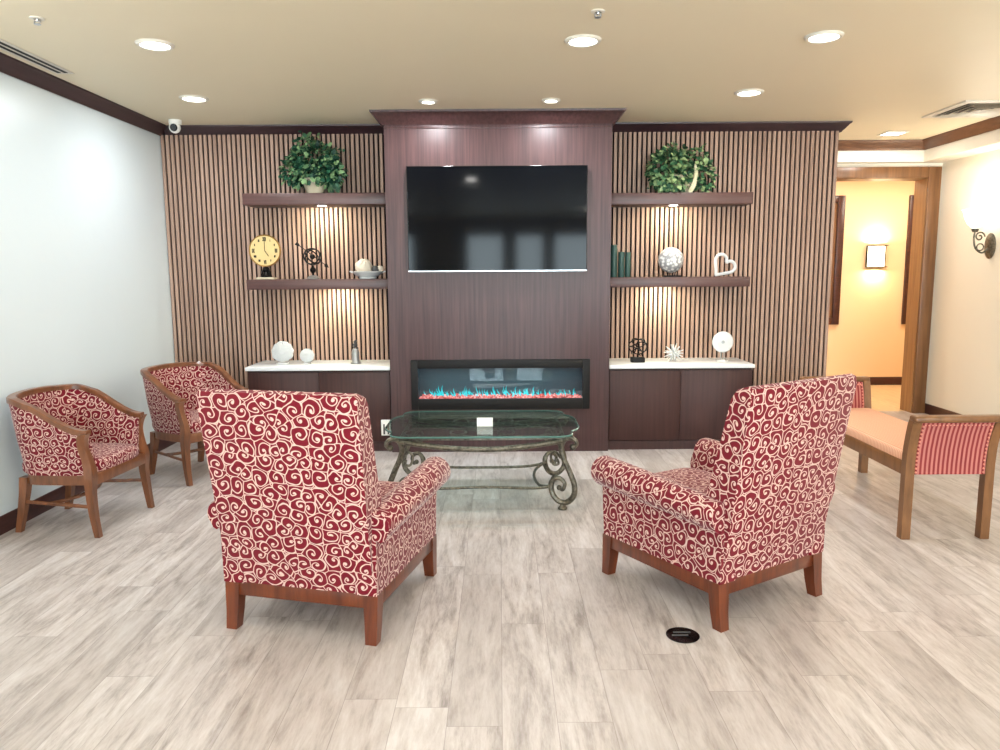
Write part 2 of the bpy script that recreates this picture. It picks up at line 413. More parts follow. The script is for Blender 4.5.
# rear wall with three tall windows
WIN = [(-2.6, -1.9), (-.75, .12), (.34, 1.02), (1.2, 2.4), (2.8, 3.9)]
WZ0, WZ1 = 0.12, 2.3
b = B(); xs = [XL] + [x for w in WIN for x in w] + [XR]
for i in range(0, len(xs), 2): box(b, (xs[i], YR - .1, 0), (xs[i + 1], YR, ZC))
for x0, x1 in WIN: box(b, (x0, YR - .1, 0), (x1, YR, WZ0)); box(b, (x0, YR - .1, WZ1), (x1, YR, ZC))
struct('wall_rear', b, M['wall_tan'])
for i, (x0, x1) in enumerate(WIN):
    b = B(); f = .05
    box(b, (x0, YR - .08, WZ0), (x0 + f, YR + .01, WZ1)); box(b, (x1 - f, YR - .08, WZ0), (x1, YR + .01, WZ1))
    box(b, (x0 + f, YR - .08, WZ0), (x1 - f, YR + .01, WZ0 + f)); box(b, (x0 + f, YR - .08, WZ1 - f), (x1 - f, YR + .01, WZ1))
    w = struct('window_%d' % (i + 1), b, M['crown_brown'])
    pl = lamp('daylight_portal', 'AREA', ((x0 + x1) / 2, YR - .06, (WZ0 + WZ1) / 2), 1, rot=(PI / 2, 0, 0), shape='RECTANGLE', size=x1 - x0, size_y=WZ1 - WZ0); pl.data.cycles.is_portal = True
    b = B(); box(b, (x0 + f, YR - .05, WZ0 + f), (x1 - f, YR - .044, WZ1 - f)); O('pane', b, M['glass'], w)

# soffit over the doorway and right wall, crowns, baseboards
b = B(); prism(b, [(4.09, YR), (XR, YR), (XR, YD), (2.86, YD), (2.86, 7.42), (4.09, 7.42)], 'z', 2.475, ZC); struct('trim_soffit', b, M['wall_cream'])
CP = [(0, ZC), (0, ZC - .075), (.012, ZC - .078), (.02, ZC - .066), (.034, ZC - .056), (.066, ZC - .022), (.082, ZC - .012), (.085, ZC)]
CPs = [(o, z + .0) for o, z in CP]
def crown(name, path, m, s=1.0, dz=1.0):
    b = B(); mould(b, path, [(o * s, ZC - (ZC - z) * dz) for o, z in CP]); return struct(name, b, M[m])
crown('trim_left_crown', [(XL, YB), (XL, YR)][::1], 'crown', 1.0)
crown('trim_back_crown', [(2.86, YD), (2.86, 6.5), (XL + .05, 6.5)], 'crown', 0.85)
crown('trim_right_crown', [(4.09, YR), (4.09, 7.42), (2.86, 7.42)], 'crown_brown', 0.8, 1.15)
BP = [(0, 0), (.016, 0), (.016, .085), (.008, .1), (0, .1)]
def baseboard(name, path):
    b = B(); mould(b, path, BP); return struct(name, b, M['base'])
baseboard('baseboard_left', [(XL, YB), (XL, YR)])
baseboard('baseboard_right', [(XR, YR), (XR, YD)])
baseboard('baseboard_back', [(-2.06, YB - .05), (XL, YB - .05)])
baseboard('baseboard_hall', [(6.6, YH), (2.9, YH)])
# door frame: casing + jamb lining
b = B(); c0 = .115
box(b, (DX1 - .01, YD - .025, 0), (DX1 + c0, YD, DZ + .095), .006); box(b, (DX0 - c0, YD - .025, 0), (DX0 + .01, YD, DZ + .095), .006)
box(b, (DX0 + .01, YD - .025, DZ - .01), (DX1 - .01, YD, DZ + .095), .006)
df = struct('door_frame', b, M['casing'])
b = B(); box(b, (DX1 - .015, YD, 0), (DX1, YD + .21, DZ)); box(b, (DX0, YD, 0), (DX0 + .015, YD + .21, DZ)); box(b, (DX0 + .015, YD, DZ - .015), (DX1 - .015, YD + .21, DZ))
O('jamb', b, M['jamb'], df)

# ------------------------------------------------------------------ slat panels
def slats(name, x0, x1, label):
    t = thing(name, label, 'wall panel', ((x0 + x1) / 2, 6.508, 0), 0, 'vertical slat wall panels')
    h = (x1 - x0) / 2
    b = B(); box(b, (-h, -.012, 0), (h, 0, 2.6)); O('backing', b, M['slat_back'], t)
    b = B(); n = round((x1 - x0) / .04); p = (x1 - x0) / n
    for i in range(n):
        x = -h + p * i; box(b, (x + .008, -.032, 0), (x + p - .008, -.012, 2.6))
    O('slats', b, M['slat'], t)
slats('slat_panel', XL, -.885, 'vertical walnut slat wall panel between the pale left wall and the television column')
slats('slat_panel', .88, 2.85, 'vertical walnut slat wall panel between the television column and the lit doorway')

# ------------------------------------------------------------------ television column with fireplace opening
YC = 5.97
col = thing('chimney_column', 'dark mahogany floor to ceiling column holding television and fireplace', 'column', (0, YC, 0))
FX0, FX1, FZ0, FZ1 = -.715, .722, .352, .756
b = B()
box(b, (-.882, 0, 0), (FX0, .53, ZC - .001)); box(b, (FX1, 0, 0), (.876, .53, ZC - .001))
box(b, (FX0, 0, FZ1), (FX1, .53, ZC - .001)); box(b, (FX0, 0, 0), (FX1, .53, FZ0)); box(b, (FX0, .3, FZ0), (FX1, .53, FZ1))
bmesh.ops.remove_doubles(b, verts=b.verts, dist=1e-5)
O('body', b, M['panel'], col)
b = B(); mould(b, [(.876, .5), (.876, 0), (-.882, 0), (-.882, .5)][::1], [(o * 1.1, ZC - .0005 - (ZC - z) * 1.25) for o, z in CP]); O('crown', b, M['panel'], col)
b = B(); box(b, (-.87, -.006, ZC - .125), (.864, 0, ZC - .108), .002); O('picture_moulding', b, M['panel'], col)

# fireplace insert
fp = thing('electric_fireplace', 'long black electric fireplace with cyan flames under the television', 'fireplace', (0, YC, FZ0))
H = FZ1 - FZ0
b = B(); f = .05; yo = -.018
for lo, hi in (((FX0 + .001, 0), (FX0 + .055, H)), ((FX1 - .06, 0), (FX1 - .001, H)), ((FX0 + .055, H - .07), (FX1 - .06, H)), ((FX0 + .055, 0), (FX1 - .06, .087))):
    box(b, (lo[0], yo, lo[1] + .001), (hi[0], .02, hi[1] - .001), .003)
O('frame', b, M['black_matte'], fp)
b = B(); box(b, (FX0 + .03, .22, .03), (FX1 - .03, .23, H - .02)); box(b, (FX0 + .03, .02, .03), (FX0 + .04, .22, H - .02)); box(b, (FX1 - .04, .02, .03), (FX1 - .03, .22, H - .02)); box(b, (FX0 + .04, .02, H - .03), (FX1 - .04, .22, H - .02))
O('firebox', b, M['fire_back'], fp)
b = B()
for i in range(420):
    x = random.uniform(FX0 + .07, FX1 - .07); y = random.uniform(.035, .19); s = random.uniform(.008, .016)
    t = B(); bmesh.ops.create_icosphere(t, subdivisions=1, radius=s); merge(b, t, tf((x, y, .078 + random.uniform(0, .014)), (random.random() * 3, random.random() * 3, 0), (1, 1, random.uniform(.5, .9))))
box(b, (FX0 + .05, .02, .03), (FX1 - .05, .21, .076))
e = O('ember_bed', b, M['ember'], fp, 10); e['kind'] = 'stuff'
b = B()
for i in range(170):
    x = random.uniform(FX0 + .09, FX1 - .09); env = .35 + .65 * abs(math.sin(x * 5.3 + .6) * math.cos(x * 2.1))
    if random.random() > env + .15: continue
    h = random.uniform(.02, .05) + (random.random() ** 4) * .09 * env; y = random.uniform(.1, .19); w = random.uniform(.003, .007)
    lean = random.uniform(-.02, .02)
    tube(b, crom([(x, y, .08), (x + lean * .3 + .004, y, .08 + h * .35), (x + lean * .6 - .004, y, .08 + h * .7), (x + lean, y, .08 + h)], 3), [w * q for q in (.5, .8, 1, 1, .9, .75, .55, .4, .25, .08)], 5)
fl = O('flames', b, M['flame'], fp); fl['kind'] = 'stuff'
b = B(); box(b, (FX0 + .05, yo + .004, .082), (FX1 - .055, yo + .008, H - .066)); O('glass_front', b, M['fire_glass'], fp)
lamp('firebox_lamp', 'AREA', (0, .08, H - .04), 2.2, (.45, .85, 1), (math.radians(-25), 0, 0), fp, shape='RECTANGLE', size=1.25, size_y=.05)

# television
tv = thing('television', 'large black flat television mounted high on the mahogany column', 'television', (-.013, YC, 1.857))
b = B(); box(b, (-.697, -.05, -.402), (.697, -.01, .402), .004); box(b, (-.3, -.011, -.25), (.3, 0, .25)); O('casing', b, M['black'], tv)
b = B(); box(b, (-.692, -.0515, -.392), (.692, -.0505, .397)); O('screen', b, M['screen'], tv)
b = B(); box(b, (-.697, -.052, -.4025), (.697, -.046, -.394)); O('bezel', b, M['silver'], tv)

# ------------------------------------------------------------------ cabinets + counters
def cabinet(x0, x1, label, clabel):
    t = thing('cabinet', label, 'cabinet', ((x0 + x1) / 2, 6.26, 0), 0, 'low cabinets flanking the fireplace')
    h = (x1 - x0) / 2 - .004
    b = B(); box(b, (-h, -.235, .075), (h, .212, .67)); O('body', b, M['cabinet'], t)
    b = B(); box(b, (-h, -.245, 0), (h, .212, .074)); O('plinth', b, M['cabinet'], t)
    for s in (-1, 1):
        b = B(); lo, hi = sorted((s * .0012, s * (h - .002))); box(b, (lo, -.256, .08), (hi, -.236, .655), .002); O('door', b, M['cabinet'], t)
    b = B(); box(b, (x0 - (.006 if x0 < 0 else 0), 5.98, .672), (x1 + (.006 if x0 > 0 else 0), 6.474, .702), .004)
    tag(O('countertop', b, M['stone']), clabel, 'countertop', 'white stone counters')
cabinet(-2.045, -.886, 'low dark mahogany cabinet left of the fireplace behind the left club armchair', 'white stone countertop on the left cabinet holding the two coral discs')
cabinet(.88, 2.045, 'low dark mahogany cabinet right of the fireplace behind the right club armchair', 'white stone countertop on the right cabinet holding the small disc on stand')

# ------------------------------------------------------------------ shelves with puck lights
def shelf(x0, x1, z0, z1, lx, label):
    t = thing('floating_shelf', label, 'shelf', ((x0 + x1) / 2, 6.35, z0), 0, 'mahogany floating shelves')
    h = (x1 - x0) / 2
    b = B(); box(b, (-h, -.15, 0), (h, .124, z1 - z0), .003); O('board', b, M['shelf'], t)
    q = lx - (x0 + x1) / 2
    b = B(); lathe(b, [(0, -.0015), (.036, -.0015), (.036, -.0004), (0, -.0004)], (q, -.03, 0), 20); p = O('puck_light', b, M['lens'], t)
    lamp('puck_lamp', 'AREA', (q, -.03, -.003), PUCK, (1, .93, .68), (math.radians(14), 0, 0), t, shape='DISK', size=.06)
PUCK = 8.0
shelf(-2.075, -.883, 2.0, 2.092, -1.46, 'upper left floating mahogany shelf carrying the round leafy plant')
shelf(-2.075, -.883, 1.318, 1.4, -1.36, 'lower left floating mahogany shelf carrying the gold clock')
shelf(.878, 2.058, 1.985, 2.077, 1.44, 'upper right floating mahogany shelf carrying the trailing leafy plant')
shelf(.878, 2.058, 1.318, 1.4, 1.36, 'lower right floating mahogany shelf carrying the green candles and white heart')

# ------------------------------------------------------------------ ceiling fittings
def downlight(x, y, label, r=.075, power=22, square=False, aim=(0, 0, 0), col=(1, .965, .91)):
    t = thing('downlight', label, 'ceiling light', (x, y, ZC), 0, 'recessed ceiling downlights')
    b = B()
    if square:
        for lo, hi in (((-.1, -.1), (.1, -.08)), ((-.1, .08), (.1, .1)), ((-.1, -.08), (-.08, .08)), ((.08, -.08), (.1, .08))): box(b, (*lo, -.01), (*hi, -.0005), .002)
    else:
        lathe(b, [(r, -.002), (r, -.012), (r + .012, -.014), (r + .022, -.006), (r + .024, -.0005), (r, -.0005)], (0, 0, 0), 32)
    O('trim_ring', b, M['trim_white'], t)
    b = B()
    if square: box(b, (-.079, -.079, -.006), (.079, .079, -.001))
    else: lathe(b, [(0, -.006), (r - .001, -.006), (r - .001, -.001), (0, -.001)], (0, 0, 0), 32)
    O('lens', b, M['lens'], t)
    lamp('downlight_lamp', 'AREA', (0, 0, -.02), power, col, aim, t, shape='DISK', size=r * 1.7)
DL = 11
downlight(-1.834, 4.217, 'round recessed downlight above the near tub chair, left side of ceiling', power=DL, col=(.93, .97, 1))
downlight(.453, 4.195, 'round recessed downlight in the middle of the ceiling above the coffee table', power=DL)
downlight(1.717, 4.153, 'round recessed downlight above the right club armchair and bench', power=DL)
downlight(-2.129, 5.465, 'round recessed downlight nearest the security camera', power=DL, col=(.93, .97, 1))
downlight(1.732, 5.394, 'round recessed downlight in front of the right slat panel', power=DL)
downlight(-.504, 5.605, 'small bright downlight above the left half of the column', .045, 14, col=(.94, .97, 1))
downlight(.379, 5.598, 'small bright downlight above the right half of the column', .045, 14, col=(.94, .97, 1))
downlight(3.561, 7.0, 'square recessed downlight in front of the lit doorway', .08, 6, True)
# downlight behind the viewer that the television mirrors
downlight(-.36, 1.77, 'added round downlight behind the viewer, unseen ambient light for the room', power=DL)
for x in (-1.834, 1.717, 3.6):  # unseen grid added to give the room ambient light
    for y in (1.4, -.6, -2.8):
        downlight(x, y, 'added round downlight behind the viewer, unseen ambient light for the room', power=DL)

def sprinkler(x, y, label):
    t = thing('sprinkler', label, 'sprinkler', (x, y, ZC), 0, 'ceiling sprinkler heads')
    b = B(); lathe(b, [(.034, -.0005), (.034, -.004), (.026, -.007), (.016, -.007), (.016, -.0005)], (0, 0, 0), 24); O('escutcheon', b, M['trim_white'], t)
    b = B(); cyl(b, (0, 0, -.001), (0, 0, -.016), .009, .007, 10)
    tube(b, crom([(-.008, 0, -.014), (-.015, 0, -.02), (-.004, 0, -.027)], 4), .003, 6); tube(b, crom([(.008, 0, -.014), (.015, 0, -.02), (.004, 0, -.027)], 4), .003, 6)
    lathe(b, [(0, -.03), (.016, -.03), (.016, -.027), (0, -.026)], (0, 0, 0), 12); O('head', b, M['silver'], t)
sprinkler(-2.208, 3.795, 'small ceiling sprinkler head near the slot vent on the left')
sprinkler(.475, 3.748, 'small ceiling sprinkler head beside the middle downlight')

t = thing('slot_vent', 'long slot air vent with two dark slots along the left crown moulding', 'vent', (-2.64, 4.79, ZC))
b = B(); box(b, (-.055, -2.4, -.006), (.055, 0, -.0005), .001); O('frame', b, M['trim_white'], t)
for x in (-.022, .02):
    b = B(); box(b, (x - .011, -2.38, -.0075), (x + .011, -.03, -.0055)); O('slot', b, M['black_matte'], t)
t = thing('ceiling_vent', 'square louvred air vent in the ceiling near the right crown moulding', 'vent', (3.70, 5.98, ZC))
b = B()
def sqring(b, o, i, z0, z1):
    loft(b, [[(s * o * (1 if k == 0 else 1), 0, 0) for s in ()] for k in ()]) if False else None
    for lo, hi in (((-o, -o), (o, -i)), ((-o, i), (o, o)), ((-o, -i), (-i, i)), ((i, -i), (o, i))): box(b, (*lo, z0), (*hi, z1))
sqring(b, .29, .235, -.012, -.0005); O('frame', b, M['trim_white'], t)
b = B(); box(b, (-.235, -.235, -.003), (.235, .235, -.0005)); O('plenum', b, M['dark_stone'], t)
for k in range(4):
    o = .225 - k * .052
    b = B(); t2 = B()
    v = []
    for (r, z) in ((o, -.022), (o - .034, -.006)):
        v.append([t2.verts.new((sx * r, sy * r, z)) for sx, sy in ((-1, -1), (1, -1), (1, 1), (-1, 1))])
    for q in range(4): t2.faces.new((v[0][q], v[0][(q + 1) % 4], v[1][(q + 1) % 4], v[1][q]))
    bmesh.ops.solidify(t2, geom=t2.faces[:], thickness=.003); merge(b, t2); O('louvre', b, M['trim_white'], t)

t = thing('security_camera', 'small white dome security camera in the left back ceiling corner', 'camera', (-2.585, 6.22, ZC))
b = B(); lathe(b, [(.05, -.0005), (.05, -.03), (.046, -.034), (0, -.034)], (0, 0, 0), 24); O('mount', b, M['white'], t)
b = B(); ball(b, (0, -.012, -.06), .045, n=20); O('body', b, M['white'], t)
b = B(); lathe(b, [(0, .008), (.026, .008), (.03, 0), (0, 0)], (0.006, -.05, -.066), 20, Matrix.Rotation(math.radians(100), 4, 'X')); O('lens', b, M['black'], t)

# ------------------------------------------------------------------ club armchairs
def club_chair():
    t = thing('armchair', 'red swirl patterned club armchair on the left, seen from behind, front-left of coffee table', 'armchair', (-.7235, 3.21, 0), math.radians(-13.9), 'pair of red swirl club armchairs')
    F = M['fabric']
    # wooden base: rails and four tapered legs
    b = B(); z0, z1 = .14, .205
    box(b, (-.305, -.35, z0), (.305, -.315, z1), .004); box(b, (-.305, .315, z0), (.305, .35, z1), .004)
    box(b, (-.315, -.35, z0), (-.28, .35, z1), .004); box(b, (.28, -.35, z0), (.315, .35, z1), .004)
    O('base_rail', b, M['cherry'], t)
    for sx in (-1, 1):
        for sy in (-1, 1):
            def sq(cx, cy, h, z): return [(cx - h, cy - h, z), (cx + h, cy - h, z), (cx + h, cy + h, z), (cx - h, cy + h, z)]
            b = B(); out = .014 if sy < 0 else .006
            loft(b, [sq(sx * .292, sy * (.335 + out), .022, 0), sq(sx * .291, sy * (.331 + out * .4), .025, .07), sq(sx * .289, sy * .325, .03, .2)])
            lg = O('leg', b, M['cherry'], t)
            b = B(); lathe(b, [(0, 0), (.012, 0), (.012, .002), (0, .002)], (sx * .292, sy * (.335 + out), -.0005), 10); O('glide', b, M['white'], lg)
    # seat box
    b = B(); box(b, (-.255, -.30, .2), (.255, .345, .33), .015, 3); O('seat_base', b, F, t, uv=True)
    b = B(); pillow(b, (0, .11, .385), (.252, .275, .075), .28, 18); O('seat_cushion', b, F, t, uv=True)
    # back: raked, thick at the seat, thinner at the top
    b = B()
    prof = [(-.352, .2), (-.480, .985), (-.475, 1.008), (-.453, 1.016), (-.405, 1.0), (-.383, .97), (-.285, .62), (-.22, .42), (-.22, .2)]
    secs = []
    def wid(z): return .302 + max(0, (z - .2)) * .018
    for sgn_i, s in enumerate((-1, -.965, 0, .965, 1)):
        q = []
        cy = -.33; cz = .6
        for y, z in prof:
            k = 0.965 if abs(s) == 1 else 1.0
            q.append((s * wid(z), (y - cy) * k + cy + (0), (z - .2) * (1 - (1 - k) * .35) + .2))
        secs.append(q)
    loft(b, secs)
    O('back', b, F, t, 35, uv=True)
    # scroll arms
    for s in (-1, 1):
        b = B(); pts = [(.318, .2), (.322, .44)]
        cx, cz, r = .324, .497, .07
        for k in range(0, 15):
            a = math.radians(-75 + k * 270 / 14 * .93); pts.append((cx + r * math.cos(a), cz + r * math.sin(a)))
        pts += [(.232, .45), (.228, .2)]
        secs = []
        for y, k in ((-.362, .93), (-.352, 1.0), (-.1, 1.0), (.15, 1.0), (.335, 1.0), (.347, .93)):
            dz = .045 * (y + .1)
            rr = .80 + .42 * (y + .36) if y < .12 else 1.0
            sec = []
            for x, z in pts:
                w = min(1, max(0, (z - .3) / .15))
                xx = cx + (x - cx) * k * (1 + (rr - 1) * w * (x > cx - .03)); zz = z + dz * w
                if z > .25: zz = cz + dz * w + (zz - cz - dz * w) * (k * rr if z > .44 else 1)
                yy = y + (.012 * w if y > .3 else 0)
                sec.append((s * xx, yy, zz))
            secs.append(sec)
        loft(b, secs); O('arm', b, F, t, 35, uv=True)
    bpy.context.view_layer.update()
    for c in kids(t):
        for o in [c] + kids(c): o.data.transform(Matrix.Diagonal((1.055, 1.01, 1, 1)))
    return t
club = club_chair()
dup(club, (.966, 3.3526, 0), math.radians(32.3), 'red swirl patterned club armchair on the right, turned left, beside the black floor outlet')

# ------------------------------------------------------------------ tub chairs
def tub_chair():
    t = thing('tub_chair', 'red swirl tub chair with brown wood rail standing nearest the viewer at the left wall', 'chair', (-2.466, 4.31, 0), math.radians(-95), 'pair of red swirl tub chairs')
    W = M['brown_wood']; n = 36
    def U(s, grow=0.0):
        """plan curve s in [-1,1], from right arm front round the back to the left arm front"""
        a = abs(s)
        hx, yb, yf = .295 + grow, -.285 - grow, .235
        if a > .55:
            k = (a - .55) / .45; x, y = hx, -.07 + (yf + .07) * k
            x = hx - .02 * k * k
        else:
            th = (a / .55) * PI / 2; e = .72
            x = hx * math.sin(th) ** e; y = -.07 + (yb + .07) * math.cos(th) ** e
        return Vector((math.copysign(x, -s), y, 0))
    def top(s):
        a = abs(s); k = min(1, max(0, (1.0 - a) / .62)); k = k * k * (3 - 2 * k)
        return .607 + .186 * k - .012 * math.sin(max(0, 1 - a) * PI)
    S = [-1 + 2 * i / (2 * n) for i in range(2 * n + 1)]
    # top rail
    secs = []
    for s in S:
        p = U(s, .012); q = U(s, -.034); zt = top(s)
        m_ = (p + q) / 2
        def at(v, z): return (v.x, v.y, z)
        a1, a2 = p.lerp(q, .12), p.lerp(q, .88)
        secs.append([at(p, zt - .03), at(p, zt - .006), at(a1, zt), at(a2, zt), at(q, zt - .006), at(q, zt - .03)])
    b = B(); loft(b, secs); O('top_rail', b, W, t)
    # upholstered shell
    secs = []
    for s in S[1:-1]:
        zt = top(s) - .03; z0 = .342
        o0, o1 = U(s, -.045), U(s, .004); i1, i0 = U(s, -.03), U(s, -.085)
        def at(v, z): return (v.x, v.y, z)
        om = o0.lerp(o1, .6) ; im = U(s, -.075)
        secs.append([at(o0, z0), at(om, (z0 + zt) / 2), at(o1, zt), at(i1, zt), at(im, (z0 + zt) / 2 + .02), at(i0, z0)])
    b = B(); loft(b, secs); O('backrest', b, M['fabric_tub'], t, 50, uv=True)
    # seat rail following the shell, straight at the front
    path = [U(s, -.05) for s in S]
    secs = [[(p.x, p.y, .285), (p.x * .9, p.y * .9 + .0, .285), (p.x * .9, p.y * .9, .345), (p.x, p.y, .345)] for p in path]
    b = B(); loft(b, secs); box(b, (-.24, .2, .29), (.24, .25, .355), .008)
    O('seat_rail', b, W, t)
    b = B(); pts = [U(s, -.075) for s in S]
    pillow(b, (0, .005, .378), (.24, .245, .055), .36, 18); O('seat', b, M['fabric_tub'], t, uv=True)
    def sq(cx, cy, hx, hy, z): return [(cx - hx, cy - hy, z), (cx + hx, cy - hy, z), (cx + hx, cy + hy, z), (cx - hx, cy + hy, z)]
    for s in (-1, 1):
        # front leg sweeps up into the arm post
        b = B()
        keys = [(.268, .248, .015, .015, 0), (.268, .232, .018, .018, .12), (.264, .222, .022, .021, .25), (.262, .226, .027, .026, .34), (.256, .215, .02, .024, .42), (.266, .2, .018, .022, .5), (.278, .205, .02, .022, .555), (.284, .222, .022, .022, .588)]
        cs = [Vector((k[0], k[1], k[4])) for k in keys]
        dense = crom(cs, 4); secs = []
        for i, p in enumerate(dense):
            f = i / 4; j = min(int(f), len(keys) - 2); g = f - j
            hx = keys[j][2] * (1 - g) + keys[j + 1][2] * g; hy = keys[j][3] * (1 - g) + keys[j + 1][3] * g
            secs.append(sq(s * p.x, p.y, hx, hy, p.z))
        loft(b, secs); O('leg', b, W, t)
        b = B(); ks = [(.212, -.262, .016, 0), (.206, -.236, .019, .12), (.2, -.215, .022, .24), (.198, -.205, .024, .32)]
        loft(b, [sq(s * k[0], k[1], k[2], k[2], k[3]) for k in ks]); O('leg', b, W, t)
        b = B(); tube(b, [(s * .278, .235, .175), (s * .205, -.22, .175)], .011, 8, flat=.8); O('side_stretcher', b, W, t)
    b = B(); tube(b, crom([(-.232, -.05, .175), (-.15, .0, .175), (0, .03, .175), (.15, .0, .175), (.232, -.05, .175)], 5), .011, 8, flat=.8); O('cross_stretcher', b, W, t)
    return t
tub = tub_chair()
dup(tub, (-2.225, 5.394, 0), math.radians(-90 - 31), 'red swirl tub chair in the far left corner before the slat panel')

# ------------------------------------------------------------------ bench
bn = thing('bench', 'long wooden bench with striped arm ends and peach seat before the doorway', 'bench', (2.404, 4.6, 0))
HL, HW = .675, .214
for sy in (-1, 1):
    for sx in (-1, 1):
        b = B(); secs = []
        for z, o in ((0, 0), (.33, 0), (.42, 0), (.5, .006), (.58, .022), (.645, .045), (.672, .058)):
            y = sy * (HL + o); x = sx * (HW + (.004 if z > .6 else 0))
            secs.append([(x - .024, y - .024, z), (x + .024, y - .024, z), (x + .024, y + .024, z), (x - .024, y + .024, z)])
        loft(b, secs); O('leg', b, M['bench_wood'], bn)
    b = B(); box(b, (-HW - .03, sy * (HL + .062) - .034, .655), (HW + .03, sy * (HL + .062) + .034, .69), .012, 3); O('arm_rail', b, M['bench_wood'], bn)
    b = B(); secs = []
    for z, o in ((.36, 0), (.42, 0), (.5, .006), (.58, .022), (.64, .043), (.656, .05)):
        y = sy * (HL + o); secs.append([(-HW + .024, y - .018, z), (HW - .024, y - .018, z), (HW - .024, y + .018, z), (-HW + .024, y + .018, z)])
    loft(b, secs); pn = O('arm_panel', b, M['stripe'], bn, uv=True)
    for sd in (-1, 1):
        b = B()
        for s in (-1, 1):
            for i in range(13):
                z = .372 + i * .0215; o = 0 if z < .42 else ((z - .42) / .22) ** 1.7 * .043
                ball(b, (s * (HW - .033), sy * (HL + o) + sd * .019, z), .006, n=8)
        for i in range(19): ball(b, (-.17 + i * .0189, sy * (HL + .038) + sd * .019, .638), .006, n=8)
        O('nailhead_trim', b, M['nailhead'], pn)
for sx in (-1, 1):
    b = B(); box(b, (sx * HW - .02, -HL + .02, .35), (sx * HW + .02, HL - .02, .425), .005); O('side_rail', b, M['bench_wood'], bn)
b = B(); box(b, (-HW - .012, -HL + .026, .41), (HW + .012, HL - .026, .48), .022, 4); O('seat', b, M['seat_stripe'], bn, uv=True)

# ------------------------------------------------------------------ coffee table
ct = thing('coffee_table', 'wrought iron scroll leg coffee table with shaped glass top before the fireplace', 'table', (-.115, 4.80, 0))
IR = M['bronze']
LEG = [(.062, .395), (.084, .412), (.075, .44), (.04, .45), (.006, .43), (-.01, .38), (.005, .32), (.04, .245), (.072, .16), (.068, .09), (.026, .046), (-.025, .05), (-.062, .09), (-.074, .15), (-.05, .192), (-.012, .192), (.012, .16), (.0, .122), (-.022, .135)]
fx, fy = .495, .335
for sx in (-1, 1):
    for sy in (-1, 1):
        a = math.radians(18)
        d = Vector((sx * math.cos(a), sy * math.sin(a), 0)); o = Vector((sx * fx, sy * fy, 0))
        P = crom([o + d * u + Vector((0, 0, z)) for u, z in LEG], 6)
        b = B(); R = []
        for i in range(len(P)):
            k = i / (len(P) - 1); R.append(.012 + .006 * math.sin(min(1, k * 2.2) * PI / 2) if k < .75 else .0155 - .006 * (k - .75) / .25)
        tube(b, P, R, 8); ball(b, P[0], .02, n=10); ball(b, P[-1], .017, n=10)
        lg = O('leg', b, IR, ct)
        b = B(); lathe(b, [(0, 0), (.026, 0), (.03, .008), (.02, .022), (.012, .034), (.012, .045), (0, .045)], o, 12); O('foot', b, IR, lg)
        # small inner C scroll tying the leg to the apron
        b = B(); C = [(-.012, .32), (-.05, .36), (-.075, .33), (-.06, .28), (-.028, .285), (-.035, .315)]
        tube(b, crom([o + d * u + Vector((0, 0, z)) for u, z in C], 5), .008, 6); O('scroll', b, IR, lg)
# apron rails (gently sagging) and oval tracery under the glass
b = B()
for sy in (-1, 1):
    y = sy * .355
    tube(b, crom([(-.49, y, .435), (-.36, y * 1.02, .415), (-.18, y * 1.04, .395), (0, y * 1.05, .388), (.18, y * 1.04, .395), (.36, y * 1.02, .415), (.49, y, .435)], 5), .017, 8)
    tube(b, crom([(-.49, y, .452), (0, y * 1.03, .452), (.49, y, .452)], 6), .008, 6)
for sx in (-1, 1):
    x = sx * .5
    tube(b, crom([(x, -.35, .435), (x * 1.03, -.15, .41), (x * 1.03, .15, .41), (x, .35, .435)], 5), .0125, 8)
O('apron', b, IR, ct)
b = B()
for cx, cy, rx, ry in ((-.3, -.17, .2, .14), (.0, -.17, .2, .14), (.3, -.17, .2, .14), (-.3, .17, .2, .14), (0, .17, .2, .14), (.3, .17, .2, .14), (0, 0, .3, .1)):
    tube(b, [(cx + rx * math.cos(2 * PI * i / 36), cy + ry * math.sin(2 * PI * i / 36), .452) for i in range(36)], .007, 6, True)
for sx in (-1, 1):
    for sy in (-1, 1): tube(b, crom([(sx * .5, sy * .345, .445), (sx * .43, sy * .24, .452), (sx * .35, sy * .3, .452)], 6), .007, 6)
O('tracery', b, IR, ct)
b = B()
R1 = [(-.40, -.30), (-.34, -.255), (0, -.23), (.34, -.255), (.40, -.30)]
zz = .115
for sy in (-1, 1): tube(b, crom([(-.435, sy * .3, zz + .02), (-.3, sy * .265, zz), (0, sy * .24, zz), (.3, sy * .265, zz), (.435, sy * .3, zz + .02)], 6), .0095, 8)
for sx in (-1, 1): tube(b, crom([(sx * .43, -.3, zz + .02), (sx * .36, -.2, zz), (sx * .335, 0, zz), (sx * .36, .2, zz), (sx * .43, .3, zz + .02)], 6), .0095, 8)
O('stretcher', b, IR, ct)
# glass top with scooped corners
gx, gy = .612, .425
out = []
for sx, sy in ((1, -1), (1, 1), (-1, 1), (-1, -1)):
    cpts = [(gx, .12), (gx - .008, .18), (gx - .03, .23), (gx - .055, .262), (gx - .06, .29), (gx - .058, .33), (gx - .066, .372), (gx - .085, .398), (gx - .115, .412), (gx - .15, gy)]
    if sx * sy < 0: cpts = cpts[::-1] if (sx, sy) == (1, -1) or (sx, sy) == (-1, 1) else cpts
    q = [(sx * x, sy * y) for x, y in cpts]
    out += q
b = B(); prism(b, out, 'z', .468, .48); g = O('glass_top', b, M['green_glass'], ct)
b = B(); tube(b, [(x, y, .474) for x, y in out], .0062, 6, True); O('glass_edge', b, M['glass_edge'], g, loc=(0, 0, 0))
